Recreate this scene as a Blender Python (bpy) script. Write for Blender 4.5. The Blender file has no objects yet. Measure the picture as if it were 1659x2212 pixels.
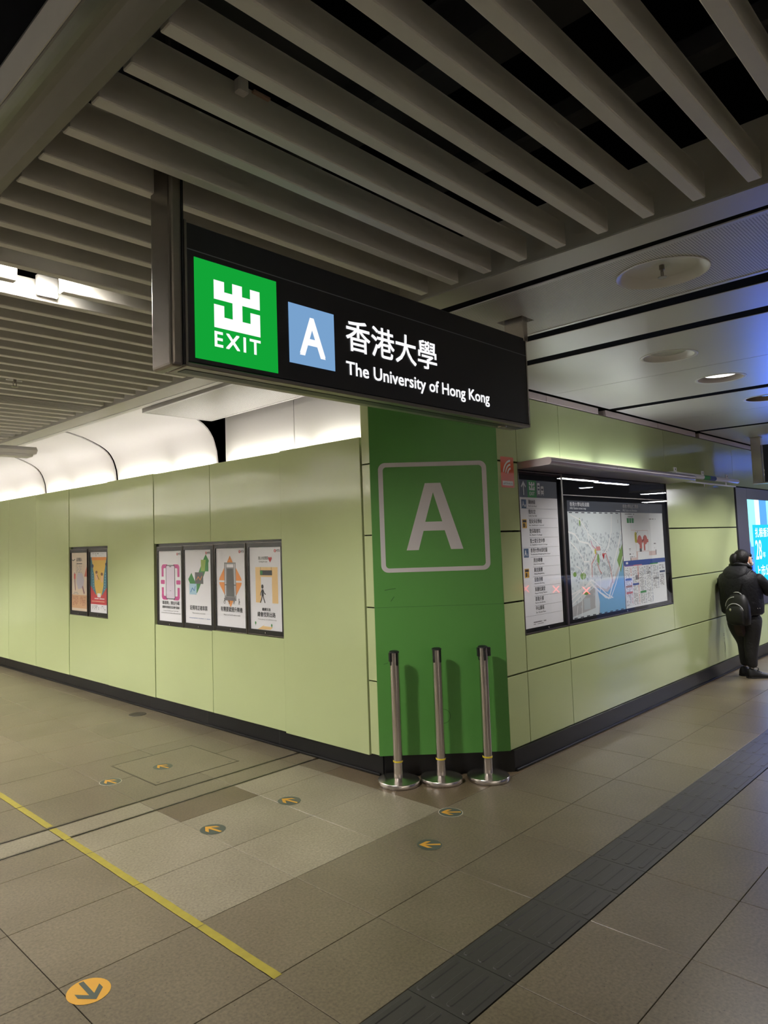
import bpy, bmesh, math, random
from mathutils import Vector, Matrix
random.seed(7)
SC = bpy.context.scene
COL = SC.collection
PI = math.pi

# ------------------------------------------------------------------ camera
cam_d = bpy.data.cameras.new('camera')
cam = bpy.data.objects.new('camera', cam_d)
COL.objects.link(cam)
FPX, YAW, PITCH, ROLL = 1517.62, 0.797617, 0.0712259, -0.0299098
CAMP = Vector((-3.62848, -2.72197, 1.6))
PPX, PPY = -111.06, -41.0
fw = Vector((math.cos(PITCH) * math.cos(YAW), math.cos(PITCH) * math.sin(YAW), math.sin(PITCH)))
rt = fw.cross(Vector((0, 0, 1))).normalized()
up = rt.cross(fw)
cr, sr = math.cos(ROLL), math.sin(ROLL)
R_ = cr * rt + sr * up
U_ = -sr * rt + cr * up
cam.matrix_world = Matrix(((R_.x, U_.x, -fw.x, CAMP.x), (R_.y, U_.y, -fw.y, CAMP.y), (R_.z, U_.z, -fw.z, CAMP.z), (0, 0, 0, 1)))
cam_d.sensor_fit = 'HORIZONTAL'
cam_d.sensor_width = 36.0
cam_d.lens = FPX / 1659 * 36.0
cam_d.shift_x = -PPX / 1659
cam_d.shift_y = PPY / 1659
cam_d.clip_start = 0.05
cam_d.clip_end = 200
SC.camera = cam

# ------------------------------------------------------------------ world, exposure
w = bpy.data.worlds.new('world')
SC.world = w
w.use_nodes = True
w.node_tree.nodes['Background'].inputs[0].default_value = (0.9, 0.92, 1.0, 1)
w.node_tree.nodes['Background'].inputs[1].default_value = 0.0
SC.view_settings.view_transform = 'Standard'
SC.view_settings.look = 'None'
SC.view_settings.exposure = 0.6
SC.view_settings.gamma = 1.0
SC.view_settings.use_curve_mapping = False
# strengths of the station's lamps and of the added unseen ones
L_COVE = 24.0
L_OPP = 260.0
L_TUBE = 70.0
L_DOWN = 130.0
L_CANOPY = 13.0
L_LED = 0.8
L_SIGN = 0.68
L_SLAT = 240.0
L_HALL_FILL = 10.0
L_WASH_FILL = 78.0


# ------------------------------------------------------------------ materials
def s2l(c):
    out = []
    for v in c:
        v = v / 255.0
        out.append(v / 12.92 if v <= 0.04045 else ((v + 0.055) / 1.055) ** 2.4)
    return tuple(out)


MATS = {}


def mat(name, rgb, rough=0.5, metal=0.0, spec=0.5, emit=0.0, noise=0.0, nscale=40.0, bump=0.0, bscale=200.0, coat=0.0, rnd=0.0):
    if name in MATS:
        return MATS[name]
    m = bpy.data.materials.new(name)
    m.use_nodes = True
    nt = m.node_tree
    b = nt.nodes['Principled BSDF']
    c = s2l(rgb) + (1,)
    b.inputs['Base Color'].default_value = c
    b.inputs['Roughness'].default_value = rough
    b.inputs['Metallic'].default_value = metal
    b.inputs['Specular IOR Level'].default_value = spec
    if coat:
        b.inputs['Coat Weight'].default_value = coat
        b.inputs['Coat Roughness'].default_value = 0.08
    if emit:
        b.inputs['Emission Color'].default_value = c
        b.inputs['Emission Strength'].default_value = emit
    if noise or rnd:
        mix = nt.nodes.new('ShaderNodeHueSaturation')
        mix.inputs['Color'].default_value = c
        ma = nt.nodes.new('ShaderNodeMath')
        ma.operation = 'MULTIPLY_ADD'
        tc = nt.nodes.new('ShaderNodeTexCoord')
        nz = nt.nodes.new('ShaderNodeTexNoise')
        nz.inputs['Scale'].default_value = nscale
        nz.inputs['Detail'].default_value = 6
        nt.links.new(tc.outputs['Object'], nz.inputs['Vector'])
        ma.inputs[1].default_value = noise * 2
        ma.inputs[2].default_value = 1 - noise
        nt.links.new(nz.outputs['Fac'], ma.inputs[0])
        last = ma.outputs[0]
        if rnd:
            oi = nt.nodes.new('ShaderNodeObjectInfo')
            m2 = nt.nodes.new('ShaderNodeMath')
            m2.operation = 'MULTIPLY_ADD'
            m2.inputs[1].default_value = rnd * 2
            m2.inputs[2].default_value = 1 - rnd
            nt.links.new(oi.outputs['Random'], m2.inputs[0])
            m3 = nt.nodes.new('ShaderNodeMath')
            m3.operation = 'MULTIPLY'
            nt.links.new(last, m3.inputs[0])
            nt.links.new(m2.outputs[0], m3.inputs[1])
            last = m3.outputs[0]
        nt.links.new(last, mix.inputs['Value'])
        nt.links.new(mix.outputs['Color'], b.inputs['Base Color'])
    if bump:
        tc = nt.nodes.new('ShaderNodeTexCoord')
        nz = nt.nodes.new('ShaderNodeTexNoise')
        nz.inputs['Scale'].default_value = bscale
        bp = nt.nodes.new('ShaderNodeBump')
        bp.inputs['Strength'].default_value = bump
        bp.inputs['Distance'].default_value = 0.006
        nt.links.new(tc.outputs['Object'], nz.inputs['Vector'])
        nt.links.new(nz.outputs['Fac'], bp.inputs['Height'])
        nt.links.new(bp.outputs['Normal'], b.inputs['Normal'])
    MATS[name] = m
    return m


def emis(name, rgb, strength):
    if name in MATS:
        return MATS[name]
    m = bpy.data.materials.new(name)
    m.use_nodes = True
    nt = m.node_tree
    nt.nodes.clear()
    o = nt.nodes.new('ShaderNodeOutputMaterial')
    e = nt.nodes.new('ShaderNodeEmission')
    e.inputs[0].default_value = s2l(rgb) + (1,)
    e.inputs[1].default_value = strength
    nt.links.new(e.outputs[0], o.inputs[0])
    MATS[name] = m
    return m


def tile_mat(name, rgb, rough=0.33):
    """speckled reconstituted stone"""
    m = bpy.data.materials.new(name)
    m.use_nodes = True
    nt = m.node_tree
    b = nt.nodes['Principled BSDF']
    tc = nt.nodes.new('ShaderNodeTexCoord')
    geo = nt.nodes.new('ShaderNodeNewGeometry')
    v1 = nt.nodes.new('ShaderNodeTexVoronoi')
    v1.inputs['Scale'].default_value = 62
    v2 = nt.nodes.new('ShaderNodeTexNoise')
    v2.inputs['Scale'].default_value = 80
    v2.inputs['Detail'].default_value = 4
    v3 = nt.nodes.new('ShaderNodeTexNoise')
    v3.inputs['Scale'].default_value = 2.2
    v3.inputs['Detail'].default_value = 5
    for v in (v1, v2, v3):
        nt.links.new(geo.outputs['Position'], v.inputs['Vector'])
    r1 = nt.nodes.new('ShaderNodeValToRGB')
    r1.color_ramp.elements[0].position = 0.33
    r1.color_ramp.elements[0].color = (0.74, 0.74, 0.74, 1)
    r1.color_ramp.elements[1].position = 0.68
    r1.color_ramp.elements[1].color = (1.17, 1.17, 1.17, 1)
    nt.links.new(v2.outputs['Fac'], r1.inputs[0])
    r2 = nt.nodes.new('ShaderNodeValToRGB')
    r2.color_ramp.elements[0].position = 0.10
    r2.color_ramp.elements[0].color = (0.36, 0.35, 0.33, 1)
    r2.color_ramp.elements[1].position = 0.19
    r2.color_ramp.elements[1].color = (1, 1, 1, 1)
    nt.links.new(v1.outputs['Distance'], r2.inputs[0])
    sep = nt.nodes.new('ShaderNodeSeparateColor')
    nt.links.new(v1.outputs['Color'], sep.inputs[0])
    gt = nt.nodes.new('ShaderNodeMath')
    gt.operation = 'GREATER_THAN'
    gt.inputs[1].default_value = 0.8
    nt.links.new(sep.outputs[0], gt.inputs[0])
    mx0 = nt.nodes.new('ShaderNodeMix')
    mx0.data_type = 'RGBA'
    mx0.inputs[6].default_value = (1, 1, 1, 1)
    nt.links.new(gt.outputs[0], mx0.inputs[0])
    nt.links.new(r2.outputs[0], mx0.inputs[7])
    mu = nt.nodes.new('ShaderNodeMix')
    mu.data_type = 'RGBA'
    mu.blend_type = 'MULTIPLY'
    mu.inputs[0].default_value = 1
    nt.links.new(r1.outputs[0], mu.inputs[6])
    nt.links.new(mx0.outputs[2], mu.inputs[7])
    r3 = nt.nodes.new('ShaderNodeValToRGB')
    r3.color_ramp.elements[0].position = 0.3
    r3.color_ramp.elements[0].color = (0.86, 0.85, 0.83, 1)
    r3.color_ramp.elements[1].position = 0.7
    r3.color_ramp.elements[1].color = (1.08, 1.08, 1.08, 1)
    nt.links.new(v3.outputs['Fac'], r3.inputs[0])
    mu2 = nt.nodes.new('ShaderNodeMix')
    mu2.data_type = 'RGBA'
    mu2.blend_type = 'MULTIPLY'
    mu2.inputs[0].default_value = 1
    nt.links.new(mu.outputs[2], mu2.inputs[6])
    nt.links.new(r3.outputs[0], mu2.inputs[7])
    mu3 = nt.nodes.new('ShaderNodeMix')
    mu3.data_type = 'RGBA'
    mu3.blend_type = 'MULTIPLY'
    mu3.inputs[0].default_value = 1
    nt.links.new(mu2.outputs[2], mu3.inputs[6])
    mu3.inputs[7].default_value = s2l(rgb) + (1,)
    oi = nt.nodes.new('ShaderNodeObjectInfo')
    hs = nt.nodes.new('ShaderNodeHueSaturation')
    ma = nt.nodes.new('ShaderNodeMath')
    ma.operation = 'MULTIPLY_ADD'
    ma.inputs[1].default_value = 0.14
    ma.inputs[2].default_value = 0.93
    nt.links.new(oi.outputs['Random'], ma.inputs[0])
    nt.links.new(ma.outputs[0], hs.inputs['Value'])
    nt.links.new(mu3.outputs[2], hs.inputs['Color'])
    nt.links.new(hs.outputs[0], b.inputs['Base Color'])
    b.inputs['Roughness'].default_value = rough
    b.inputs['Specular IOR Level'].default_value = 0.4
    MATS[name] = m
    return m


def perf_mat(name, rgb, pitch, rough=0.45):
    """painted sheet with a fine grid of punched holes"""
    m = bpy.data.materials.new(name)
    m.use_nodes = True
    nt = m.node_tree
    b = nt.nodes['Principled BSDF']
    geo = nt.nodes.new('ShaderNodeNewGeometry')
    sc = nt.nodes.new('ShaderNodeVectorMath')
    sc.operation = 'SCALE'
    sc.inputs['Scale'].default_value = 1 / pitch
    nt.links.new(geo.outputs['Position'], sc.inputs[0])
    fr = nt.nodes.new('ShaderNodeVectorMath')
    fr.operation = 'FRACTION'
    nt.links.new(sc.outputs[0], fr.inputs[0])
    sb = nt.nodes.new('ShaderNodeVectorMath')
    sb.operation = 'SUBTRACT'
    sb.inputs[1].default_value = (0.5, 0.5, 0)
    nt.links.new(fr.outputs[0], sb.inputs[0])
    ml = nt.nodes.new('ShaderNodeVectorMath')
    ml.operation = 'MULTIPLY'
    ml.inputs[1].default_value = (1, 1, 0)
    nt.links.new(sb.outputs[0], ml.inputs[0])
    ln = nt.nodes.new('ShaderNodeVectorMath')
    ln.operation = 'LENGTH'
    nt.links.new(ml.outputs[0], ln.inputs[0])
    lt = nt.nodes.new('ShaderNodeMath')
    lt.operation = 'LESS_THAN'
    lt.inputs[1].default_value = 0.27
    nt.links.new(ln.outputs['Value'], lt.inputs[0])
    mx = nt.nodes.new('ShaderNodeMix')
    mx.data_type = 'RGBA'
    mx.inputs[6].default_value = s2l(rgb) + (1,)
    mx.inputs[7].default_value = (0.03, 0.03, 0.03, 1)
    nt.links.new(lt.outputs[0], mx.inputs[0])
    nt.links.new(mx.outputs[2], b.inputs['Base Color'])
    b.inputs['Roughness'].default_value = rough
    MATS[name] = m
    return m


def glass_mat(name):
    m = bpy.data.materials.new(name)
    m.use_nodes = True
    nt = m.node_tree
    nt.nodes.clear()
    o = nt.nodes.new('ShaderNodeOutputMaterial')
    tr = nt.nodes.new('ShaderNodeBsdfTransparent')
    gl = nt.nodes.new('ShaderNodeBsdfGlossy')
    gl.inputs['Roughness'].default_value = 0.0
    fr = nt.nodes.new('ShaderNodeFresnel')
    fr.inputs[0].default_value = 1.5
    mx = nt.nodes.new('ShaderNodeMixShader')
    geo = nt.nodes.new('ShaderNodeNewGeometry')
    fm = nt.nodes.new('ShaderNodeMath')
    fm.operation = 'SUBTRACT'
    fm.use_clamp = True
    nt.links.new(fr.outputs[0], fm.inputs[0])
    nt.links.new(geo.outputs['Backfacing'], fm.inputs[1])
    nt.links.new(fm.outputs[0], mx.inputs[0])
    nt.links.new(tr.outputs[0], mx.inputs[1])
    nt.links.new(gl.outputs[0], mx.inputs[2])
    nt.links.new(mx.outputs[0], o.inputs[0])
    MATS[name] = m
    return m


ENAMEL = mat('green_enamel', (180, 192, 141), rough=0.11, spec=0.5, noise=0.02, nscale=3, rnd=0.02)
VINYL = mat('green_vinyl', (84, 144, 66), rough=0.42, spec=0.4, noise=0.04, nscale=2)
VINYLW = mat('pale_vinyl', (206, 200, 202), rough=0.45, spec=0.4)
BLACKST = mat('black_stone', (15, 15, 16), rough=0.3, spec=0.3, noise=0.15, nscale=60)
JOINT = mat('dark_joint', (30, 33, 16), rough=0.8)
SLATM = mat('slat_paint', (220, 216, 206), rough=0.55, noise=0.03, nscale=30)
TRIMM = mat('trim_paint', (192, 188, 176), rough=0.4, noise=0.03, nscale=8)
PANELM = mat('ceiling_panel_paint', (205, 202, 198), rough=0.36, spec=0.7, noise=0.02, nscale=4)
PERFM = perf_mat('perforated_sheet', (222, 219, 212), 0.0105)
PANELW = mat('white_panel_paint', (232, 230, 226), rough=0.4)
PINK = mat('pale_trim', (206, 190, 192), rough=0.3, spec=0.6)
VOID = mat('void_black', (12, 12, 13), rough=0.95, spec=0.05)
DUCT = mat('dark_duct', (42, 41, 42), rough=0.7, noise=0.4, nscale=6)
COVEM = mat('cove_paint', (236, 233, 230), rough=0.5)
STEEL = mat('brushed_steel', (214, 207, 202), rough=0.24, metal=1.0, noise=0.06, nscale=60)
CANOPYM = mat('canopy_grey', (176, 168, 170), rough=0.32, metal=0.8)
STEELD = mat('dark_steel', (142, 136, 128), rough=0.35, metal=1.0, noise=0.05, nscale=30)
CHROME = mat('bright_steel', (205, 200, 196), rough=0.18, metal=1.0)
BLACKP = mat('black_plastic', (20, 21, 22), rough=0.4)
BLACKF = mat('black_frame', (16, 16, 19), rough=0.25)
YELLOWB = mat('yellow_band', (214, 190, 50), rough=0.5)
GROUT = mat('grout', (40, 36, 30), rough=0.8)
TACT = mat('tactile_grey', (50, 48, 44), rough=0.5, noise=0.14, nscale=50, rnd=0.03)
BEAMM = mat('beam_paint', (118, 116, 106), rough=0.28, spec=0.6, noise=0.05, nscale=5)
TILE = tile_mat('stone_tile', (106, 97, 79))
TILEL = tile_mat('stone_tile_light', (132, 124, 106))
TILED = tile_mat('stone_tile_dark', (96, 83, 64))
GLASS = glass_mat('clear_glass')
PAPER = mat('paper_white', (238, 238, 244), rough=0.6)


# ------------------------------------------------------------------ geometry helpers
def link(name, me, m=None, parent=None, loc=None):
    o = bpy.data.objects.new(name, me)
    COL.objects.link(o)
    if m is not None and me is not None and len(me.materials) == 0:
        for k in (m if isinstance(m, (list, tuple)) else [m]):
            me.materials.append(k)
    L = Vector(loc) if loc else Vector((0, 0, 0))
    if parent is not None:
        o.parent = parent
        o.location = L - wloc(parent)
    else:
        o.location = L
    return o


def wloc(o):
    v = Vector((0, 0, 0))
    while o is not None:
        v += o.location
        o = o.parent
    return v


def bm2me(bm, name='mesh', smooth=False):
    bmesh.ops.recalc_face_normals(bm, faces=bm.faces[:])
    me = bpy.data.meshes.new(name)
    bm.to_mesh(me)
    bm.free()
    if smooth:
        for p in me.polygons:
            p.use_smooth = True
        try:
            me.set_sharp_from_angle(angle=0.7)
        except Exception:
            pass
    return me


def add_box(bm, x0, x1, y0, y1, z0, z1, bev=0.0, seg=1):
    vs = [bm.verts.new((x, y, z)) for x in (x0, x1) for y in (y0, y1) for z in (z0, z1)]
    f = [(0, 1, 3, 2), (4, 6, 7, 5), (0, 4, 5, 1), (2, 3, 7, 6), (0, 2, 6, 4), (1, 5, 7, 3)]
    fs = [bm.faces.new([vs[i] for i in q]) for q in f]
    if bev:
        es = list({e for q in fs for e in q.edges})
        bmesh.ops.bevel(bm, geom=es, offset=bev, segments=seg, affect='EDGES', profile=0.5)


def box(name, x0, x1, y0, y1, z0, z1, m, parent=None, bev=0.0, seg=1):
    bm = bmesh.new()
    add_box(bm, x0, x1, y0, y1, z0, z1, bev, seg)
    return link(name, bm2me(bm, name), m, parent)


def add_prism(bm, pts, axis, a0, a1):
    """extrude a 2D polygon along an axis. axis 'x': pts are (y,z); 'y': (x,z); 'z': (x,y)"""
    def P(p, a):
        return {'x': (a, p[0], p[1]), 'y': (p[0], a, p[1]), 'z': (p[0], p[1], a)}[axis]
    A = [bm.verts.new(P(p, a0)) for p in pts]
    B = [bm.verts.new(P(p, a1)) for p in pts]
    n = len(pts)
    bm.faces.new(A)
    bm.faces.new(B[::-1])
    for i in range(n):
        bm.faces.new([A[i], B[i], B[(i + 1) % n], A[(i + 1) % n]])


def prism(name, pts, axis, a0, a1, m, parent=None, smooth=False):
    bm = bmesh.new()
    add_prism(bm, pts, axis, a0, a1)
    return link(name, bm2me(bm, name, smooth), m, parent)


def add_lathe(bm, prof, c, n=24, axis='z', cap=True):
    rings = []
    for r, h in prof:
        ring = []
        for i in range(n):
            a = 2 * PI * i / n
            p = (r * math.cos(a), r * math.sin(a), h)
            if axis == 'x':
                p = (h, p[0], p[1])
            elif axis == 'y':
                p = (p[0], h, p[1])
            ring.append(bm.verts.new((c[0] + p[0], c[1] + p[1], c[2] + p[2])))
        rings.append(ring)
    for a, b in zip(rings, rings[1:]):
        for i in range(n):
            bm.faces.new([a[i], a[(i + 1) % n], b[(i + 1) % n], b[i]])
    if cap:
        bm.faces.new(rings[0])
        bm.faces.new(rings[-1])


def lathe(name, prof, c, m, parent=None, n=24, axis='z', cap=True, smooth=True):
    bm = bmesh.new()
    add_lathe(bm, prof, c, n, axis, cap)
    return link(name, bm2me(bm, name, smooth), m, parent)


def spot(name, loc, watts, rgb, size, blend=0.6, r=0.05, parent=None):
    """the beam of a lamp, pointing straight down from its lens"""
    L = bpy.data.lights.new(name, 'SPOT')
    L.energy = watts
    L.color = s2l(rgb)
    L.spot_size = math.radians(size)
    L.spot_blend = blend
    L.shadow_soft_size = r
    o = bpy.data.objects.new(name, L)
    COL.objects.link(o)
    if parent is not None:
        o.parent = parent
        o.location = Vector(loc) - wloc(parent)
    else:
        o.location = loc
    return o


def tag(o, label, cat, group=None):
    o['label'] = label
    o['category'] = cat
    if group:
        o['group'] = group
    return o


def thing(name, label, cat, loc=(0, 0, 0), group=None):
    o = bpy.data.objects.new(name, None)
    o.empty_display_size = 0.1
    COL.objects.link(o)
    o.location = loc
    return tag(o, label, cat, group)


def struct(o):
    o['kind'] = 'structure'
    return o


# ------------------------------------------------------------------ lettering and flat print
_TX = {}


def glyphs(body, space=1.0):
    key = (body, space)
    if key not in _TX:
        c = bpy.data.curves.new('lettering', 'FONT')
        c.body = body
        c.resolution_u = 3
        c.space_character = space
        o = bpy.data.objects.new('lettering', c)
        COL.objects.link(o)
        bpy.context.view_layer.update()
        me = bpy.data.meshes.new_from_object(o.evaluated_get(bpy.context.evaluated_depsgraph_get()))
        vs = [(v.co.x, v.co.y) for v in me.vertices]
        fs = [tuple(p.vertices) for p in me.polygons]
        bpy.data.objects.remove(o)
        bpy.data.curves.remove(c)
        bpy.data.meshes.remove(me)
        _TX[key] = (vs, fs)
    return _TX[key]


class Print:
    """flat print lying on a plane: o + a*u + b*v, standing d off along n"""

    def __init__(s, o, u, v):
        s.o, s.u, s.v = Vector(o), Vector(u).normalized(), Vector(v).normalized()
        s.n = s.u.cross(s.v)
        s.vs, s.fs, s.fm, s.ms = [], [], [], []

    def mi(s, m):
        if m not in s.ms:
            s.ms.append(m)
        return s.ms.index(m)

    def pt(s, a, b, d):
        return s.o + s.u * a + s.v * b + s.n * d

    def poly(s, pts, m, d=0.0005):
        k = len(s.vs)
        area = sum(pts[i][0] * pts[(i + 1) % len(pts)][1] - pts[(i + 1) % len(pts)][0] * pts[i][1] for i in range(len(pts)))
        if area < 0:
            pts = pts[::-1]
        d += 2e-6 * (len(s.fs) % 200)          # keep overlapping print from sharing one plane
        s.vs += [s.pt(a, b, d) for a, b in pts]
        s.fs.append(tuple(range(k, k + len(pts))))
        s.fm.append(s.mi(m))
        return s

    def rect(s, a0, a1, b0, b1, m, d=0.0005):
        return s.poly([(a0, b0), (a1, b0), (a1, b1), (a0, b1)], m, d)

    def rrect(s, a0, a1, b0, b1, r, m, d=0.0005, n=5):
        pts = []
        for cx, cy, t in ((a1 - r, b0 + r, -90), (a1 - r, b1 - r, 0), (a0 + r, b1 - r, 90), (a0 + r, b0 + r, 180)):
            for i in range(n + 1):
                q = math.radians(t + 90 * i / n)
                pts.append((cx + r * math.cos(q), cy + r * math.sin(q)))
        return s.poly(pts, m, d)

    def ring(s, outer, inner, m, d=0.0005):
        n = len(outer)
        for i in range(n):
            j = (i + 1) % n
            s.poly([outer[i], outer[j], inner[j], inner[i]], m, d)
        return s

    def disc(s, ca, cb, r, m, d=0.0005, n=24, ry=None):
        ry = ry or r
        return s.poly([(ca + r * math.cos(2 * PI * i / n), cb + ry * math.sin(2 * PI * i / n)) for i in range(n)], m, d)

    def line(s, pts, wd, m, d=0.0008):
        for (x0, y0), (x1, y1) in zip(pts, pts[1:]):
            L = math.hypot(x1 - x0, y1 - y0) or 1e-6
            px, py = -(y1 - y0) / L * wd / 2, (x1 - x0) / L * wd / 2
            ex, ey = (x1 - x0) / L * wd * 0.3, (y1 - y0) / L * wd * 0.3
            s.poly([(x0 - ex + px, y0 - ey + py), (x0 - ex - px, y0 - ey - py), (x1 + ex - px, y1 + ey - py), (x1 + ex + px, y1 + ey + py)], m, d)
        return s

    def text(s, body, a0, a1, b0, b1, m, d=0.001, bold=0.0, space=1.0):
        vs, fs = glyphs(body, space)
        if bold:                       # heavier strokes: shifted copies laid over each other
            n = len(vs)
            sh = [(math.cos(q) * bold, math.sin(q) * bold) for q in [PI / 4 + PI / 2 * i for i in range(4)]] + [(0, 0)]
            vs = [(x + dx, y + dy) for dx, dy in sh for x, y in vs]
            fs = [tuple(i + n * k for i in f) for k in range(5) for f in fs]
        xs = [v[0] for v in vs]
        ys = [v[1] for v in vs]
        x0, x1, y0, y1 = min(xs), max(xs), min(ys), max(ys)
        k = len(s.vs)
        per = len(vs) // (5 if bold else 1)
        for i, (x, y) in enumerate(vs):
            s.vs.append(s.pt(a0 + (x - x0) / (x1 - x0) * (a1 - a0), b0 + (y - y0) / (y1 - y0) * (b1 - b0), d + 0.00006 * (i // per)))
        q = s.mi(m)
        for f in fs:
            s.fs.append(tuple(i + k for i in f))
            s.fm.append(q)
        return s

    def build(s, name, parent=None, thick=0.0):
        me = bpy.data.meshes.new(name)
        me.from_pydata([tuple(v) for v in s.vs], [], s.fs)
        for m in s.ms:
            me.materials.append(m)
        me.polygons.foreach_set('material_index', s.fm)
        # flat print faces out of its plane
        bm = bmesh.new()
        bm.from_mesh(me)
        for f in bm.faces:
            if f.normal.dot(s.n) < 0:
                f.normal_flip()
        bm.to_mesh(me)
        bm.free()
        o = link(name, me, None, parent)
        if parent is not None:
            o.location = -wloc(parent)
        return o


X3, Y3, Z3 = Vector((1, 0, 0)), Vector((0, 1, 0)), Vector((0, 0, 1))


def right_print(y, x0=0.0, z0=0.0):   # faces -y ; a runs +x, b runs +z
    return Print((x0, y, z0), X3, Z3)


def left_print(x, y0=0.0, z0=0.0):    # faces -x ; a runs -y, b runs +z
    return Print((x, y0, z0), -Y3, Z3)


# ================================================================== FLOOR
floor = struct(box('floor', -7, 26, -9, 14, -0.06, -0.021, GROUT))
XL = [-0.77 + 0.5775 * k for k in range(-8, 30)]
YR = [(-3.85, -3.30), (-3.30, -2.75), (-2.75, -2.20), (-2.20, -1.65), (-1.65, -1.25), (-0.985, -0.58), (-0.58, -0.05), (-0.05, 0.46),
      (0.46, 0.97), (0.97, 1.235), (1.262, 1.448), (1.475, 1.95), (1.95, 2.5), (2.5, 3.03), (3.03, 3.56),
      (3.56, 4.09), (4.09, 4.62), (4.62, 5.15), (5.15, 5.68), (5.68, 6.21), (6.21, 6.74), (6.74, 7.27), (7.27, 7.8), (7.8, 8.33), (8.33, 8.86)]
G = 0.0016
_tm = {}


def tile_mesh(wx, wy, m):
    key = (round(wx, 3), round(wy, 3), m.name)
    if key not in _tm:
        bm = bmesh.new()
        add_box(bm, G, wx - G, G, wy - G, -0.02, 0.0, 0)
        top = [e for e in bm.edges if all(v.co.z > -0.001 for v in e.verts)]
        bmesh.ops.bevel(bm, geom=top, offset=0.0012, segments=1, affect='EDGES')
        me = bm2me(bm, 'tile')
        me.materials.append(m)
        _tm[key] = me
    return _tm[key]


far = bmesh.new()
ntile = 0
for (y0, y1) in YR:
    for i in range(len(XL) - 1):
        x0, x1 = XL[i], XL[i + 1]
        cx, cy = (x0 + x1) / 2, (y0 + y1) / 2
        if x0 > 0.3 and y0 > 0.3 or (x0 > -0.1 and y0 > 0.9):
            continue                                          # inside the building core
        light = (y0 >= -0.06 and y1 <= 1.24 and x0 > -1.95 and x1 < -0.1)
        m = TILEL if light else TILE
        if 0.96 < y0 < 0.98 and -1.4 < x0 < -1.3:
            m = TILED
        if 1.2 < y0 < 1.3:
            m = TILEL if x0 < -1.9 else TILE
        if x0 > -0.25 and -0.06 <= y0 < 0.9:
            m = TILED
        # what the camera can pick apart is laid one by one, the rest goes into the far field
        dx, dy = cx - CAMP.x, cy - CAMP.y
        dist = math.hypot(dx, dy)
        ang = math.degrees(math.atan2(dy, dx) - YAW)
        vis = -34 < ang < 30 and 1.6 < dist < 11.2
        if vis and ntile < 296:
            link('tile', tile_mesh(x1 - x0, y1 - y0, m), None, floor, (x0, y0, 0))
            ntile += 1
        else:
            add_box(far, x0 + G, x1 - G, y0 + G, y1 - G, -0.02, 0.0)
for (x0, x1, y0, y1) in [(-6, 25.5, -8.8, -3.85), (-6, -0.0, 8.86, 13.8)]:
    nx, ny = int((x1 - x0) / 0.5775), int((y1 - y0) / 0.54)
    for i in range(nx):
        for j in range(ny):
            ax, ay = x0 + (x1 - x0) * i / nx, y0 + (y1 - y0) * j / ny
            add_box(far, ax + G, ax + (x1 - x0) / nx - G, ay + G, ay + (y1 - y0) / ny - G, -0.02, 0.0)
ft = link('distant_tile', bm2me(far, 'distant_tile'), TILE, floor)
ft['kind'] = 'stuff'
# tactile guide path: square tiles with four raised bars each
bmt = bmesh.new()
add_box(bmt, G, 0.2885 - G, G, 0.262 - G, -0.02, 0.0005)
TM = bm2me(bmt, 'tactile_tile')
TM.materials.append(TACT)
bmb = bmesh.new()
pts = []
for a in range(7):
    q = PI / 2 + PI * a / 6
    pts.append((0.034 + 0.013 * math.cos(q), 0.013 * math.sin(q)))
for a in range(7):
    q = -PI / 2 + PI * a / 6
    pts.append((0.255 + 0.013 * math.cos(q), 0.013 * math.sin(q)))
lo = [bmb.verts.new((x, y, 0.0)) for x, y in pts]
hi = [bmb.verts.new((0.1445 + (x - 0.1445) * 0.98, y * 0.75, 0.0026)) for x, y in pts]
bmb.faces.new(hi)
for i in range(len(pts)):
    bmb.faces.new([lo[i], lo[(i + 1) % len(pts)], hi[(i + 1) % len(pts)], hi[i]])
BARM = bm2me(bmb, 'guide_bar')
BARM.materials.append(TACT)
tfar = bmesh.new()
for k in range(-8, 60):
    x0 = -0.48 + 0.2885 * k
    if -2.2 < x0 < 5.2:
        t = link('tactile_tile', TM, None, floor, (x0, -1.248, 0))
        for j in range(4):
            link('guide_bar', BARM, None, t, (x0, -1.248 + 0.036 + 0.0655 * j, 0.0005))
    else:
        add_box(tfar, x0 + G, x0 + 0.2885 - G, -1.247, -0.987, -0.02, 0.0005)
        for j in range(4):
            yy = -1.248 + 0.036 + 0.0655 * j
            add_box(tfar, x0 + 0.02, x0 + 0.268, yy - 0.011, yy + 0.011, 0.0, 0.0055)
o = link('distant_tactile_tile', bm2me(tfar, 'distant_tactile_tile'), TACT, floor)
o['kind'] = 'stuff'
# drainage channel: two slotted steel edges across the passage
for yc in (1.2485, 1.4615):
    bm = bmesh.new()
    add_box(bm, -5.5, -0.03, yc - 0.0125, yc - 0.0055, -0.02, -0.0005)
    add_box(bm, -5.5, -0.03, yc + 0.0055, yc + 0.0125, -0.02, -0.0005)
    add_box(bm, -5.5, -0.03, yc - 0.0055, yc + 0.0055, -0.02, -0.014)
    link('drain_slot', bm2me(bm, 'drain_slot'), STEELD, floor)
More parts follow.
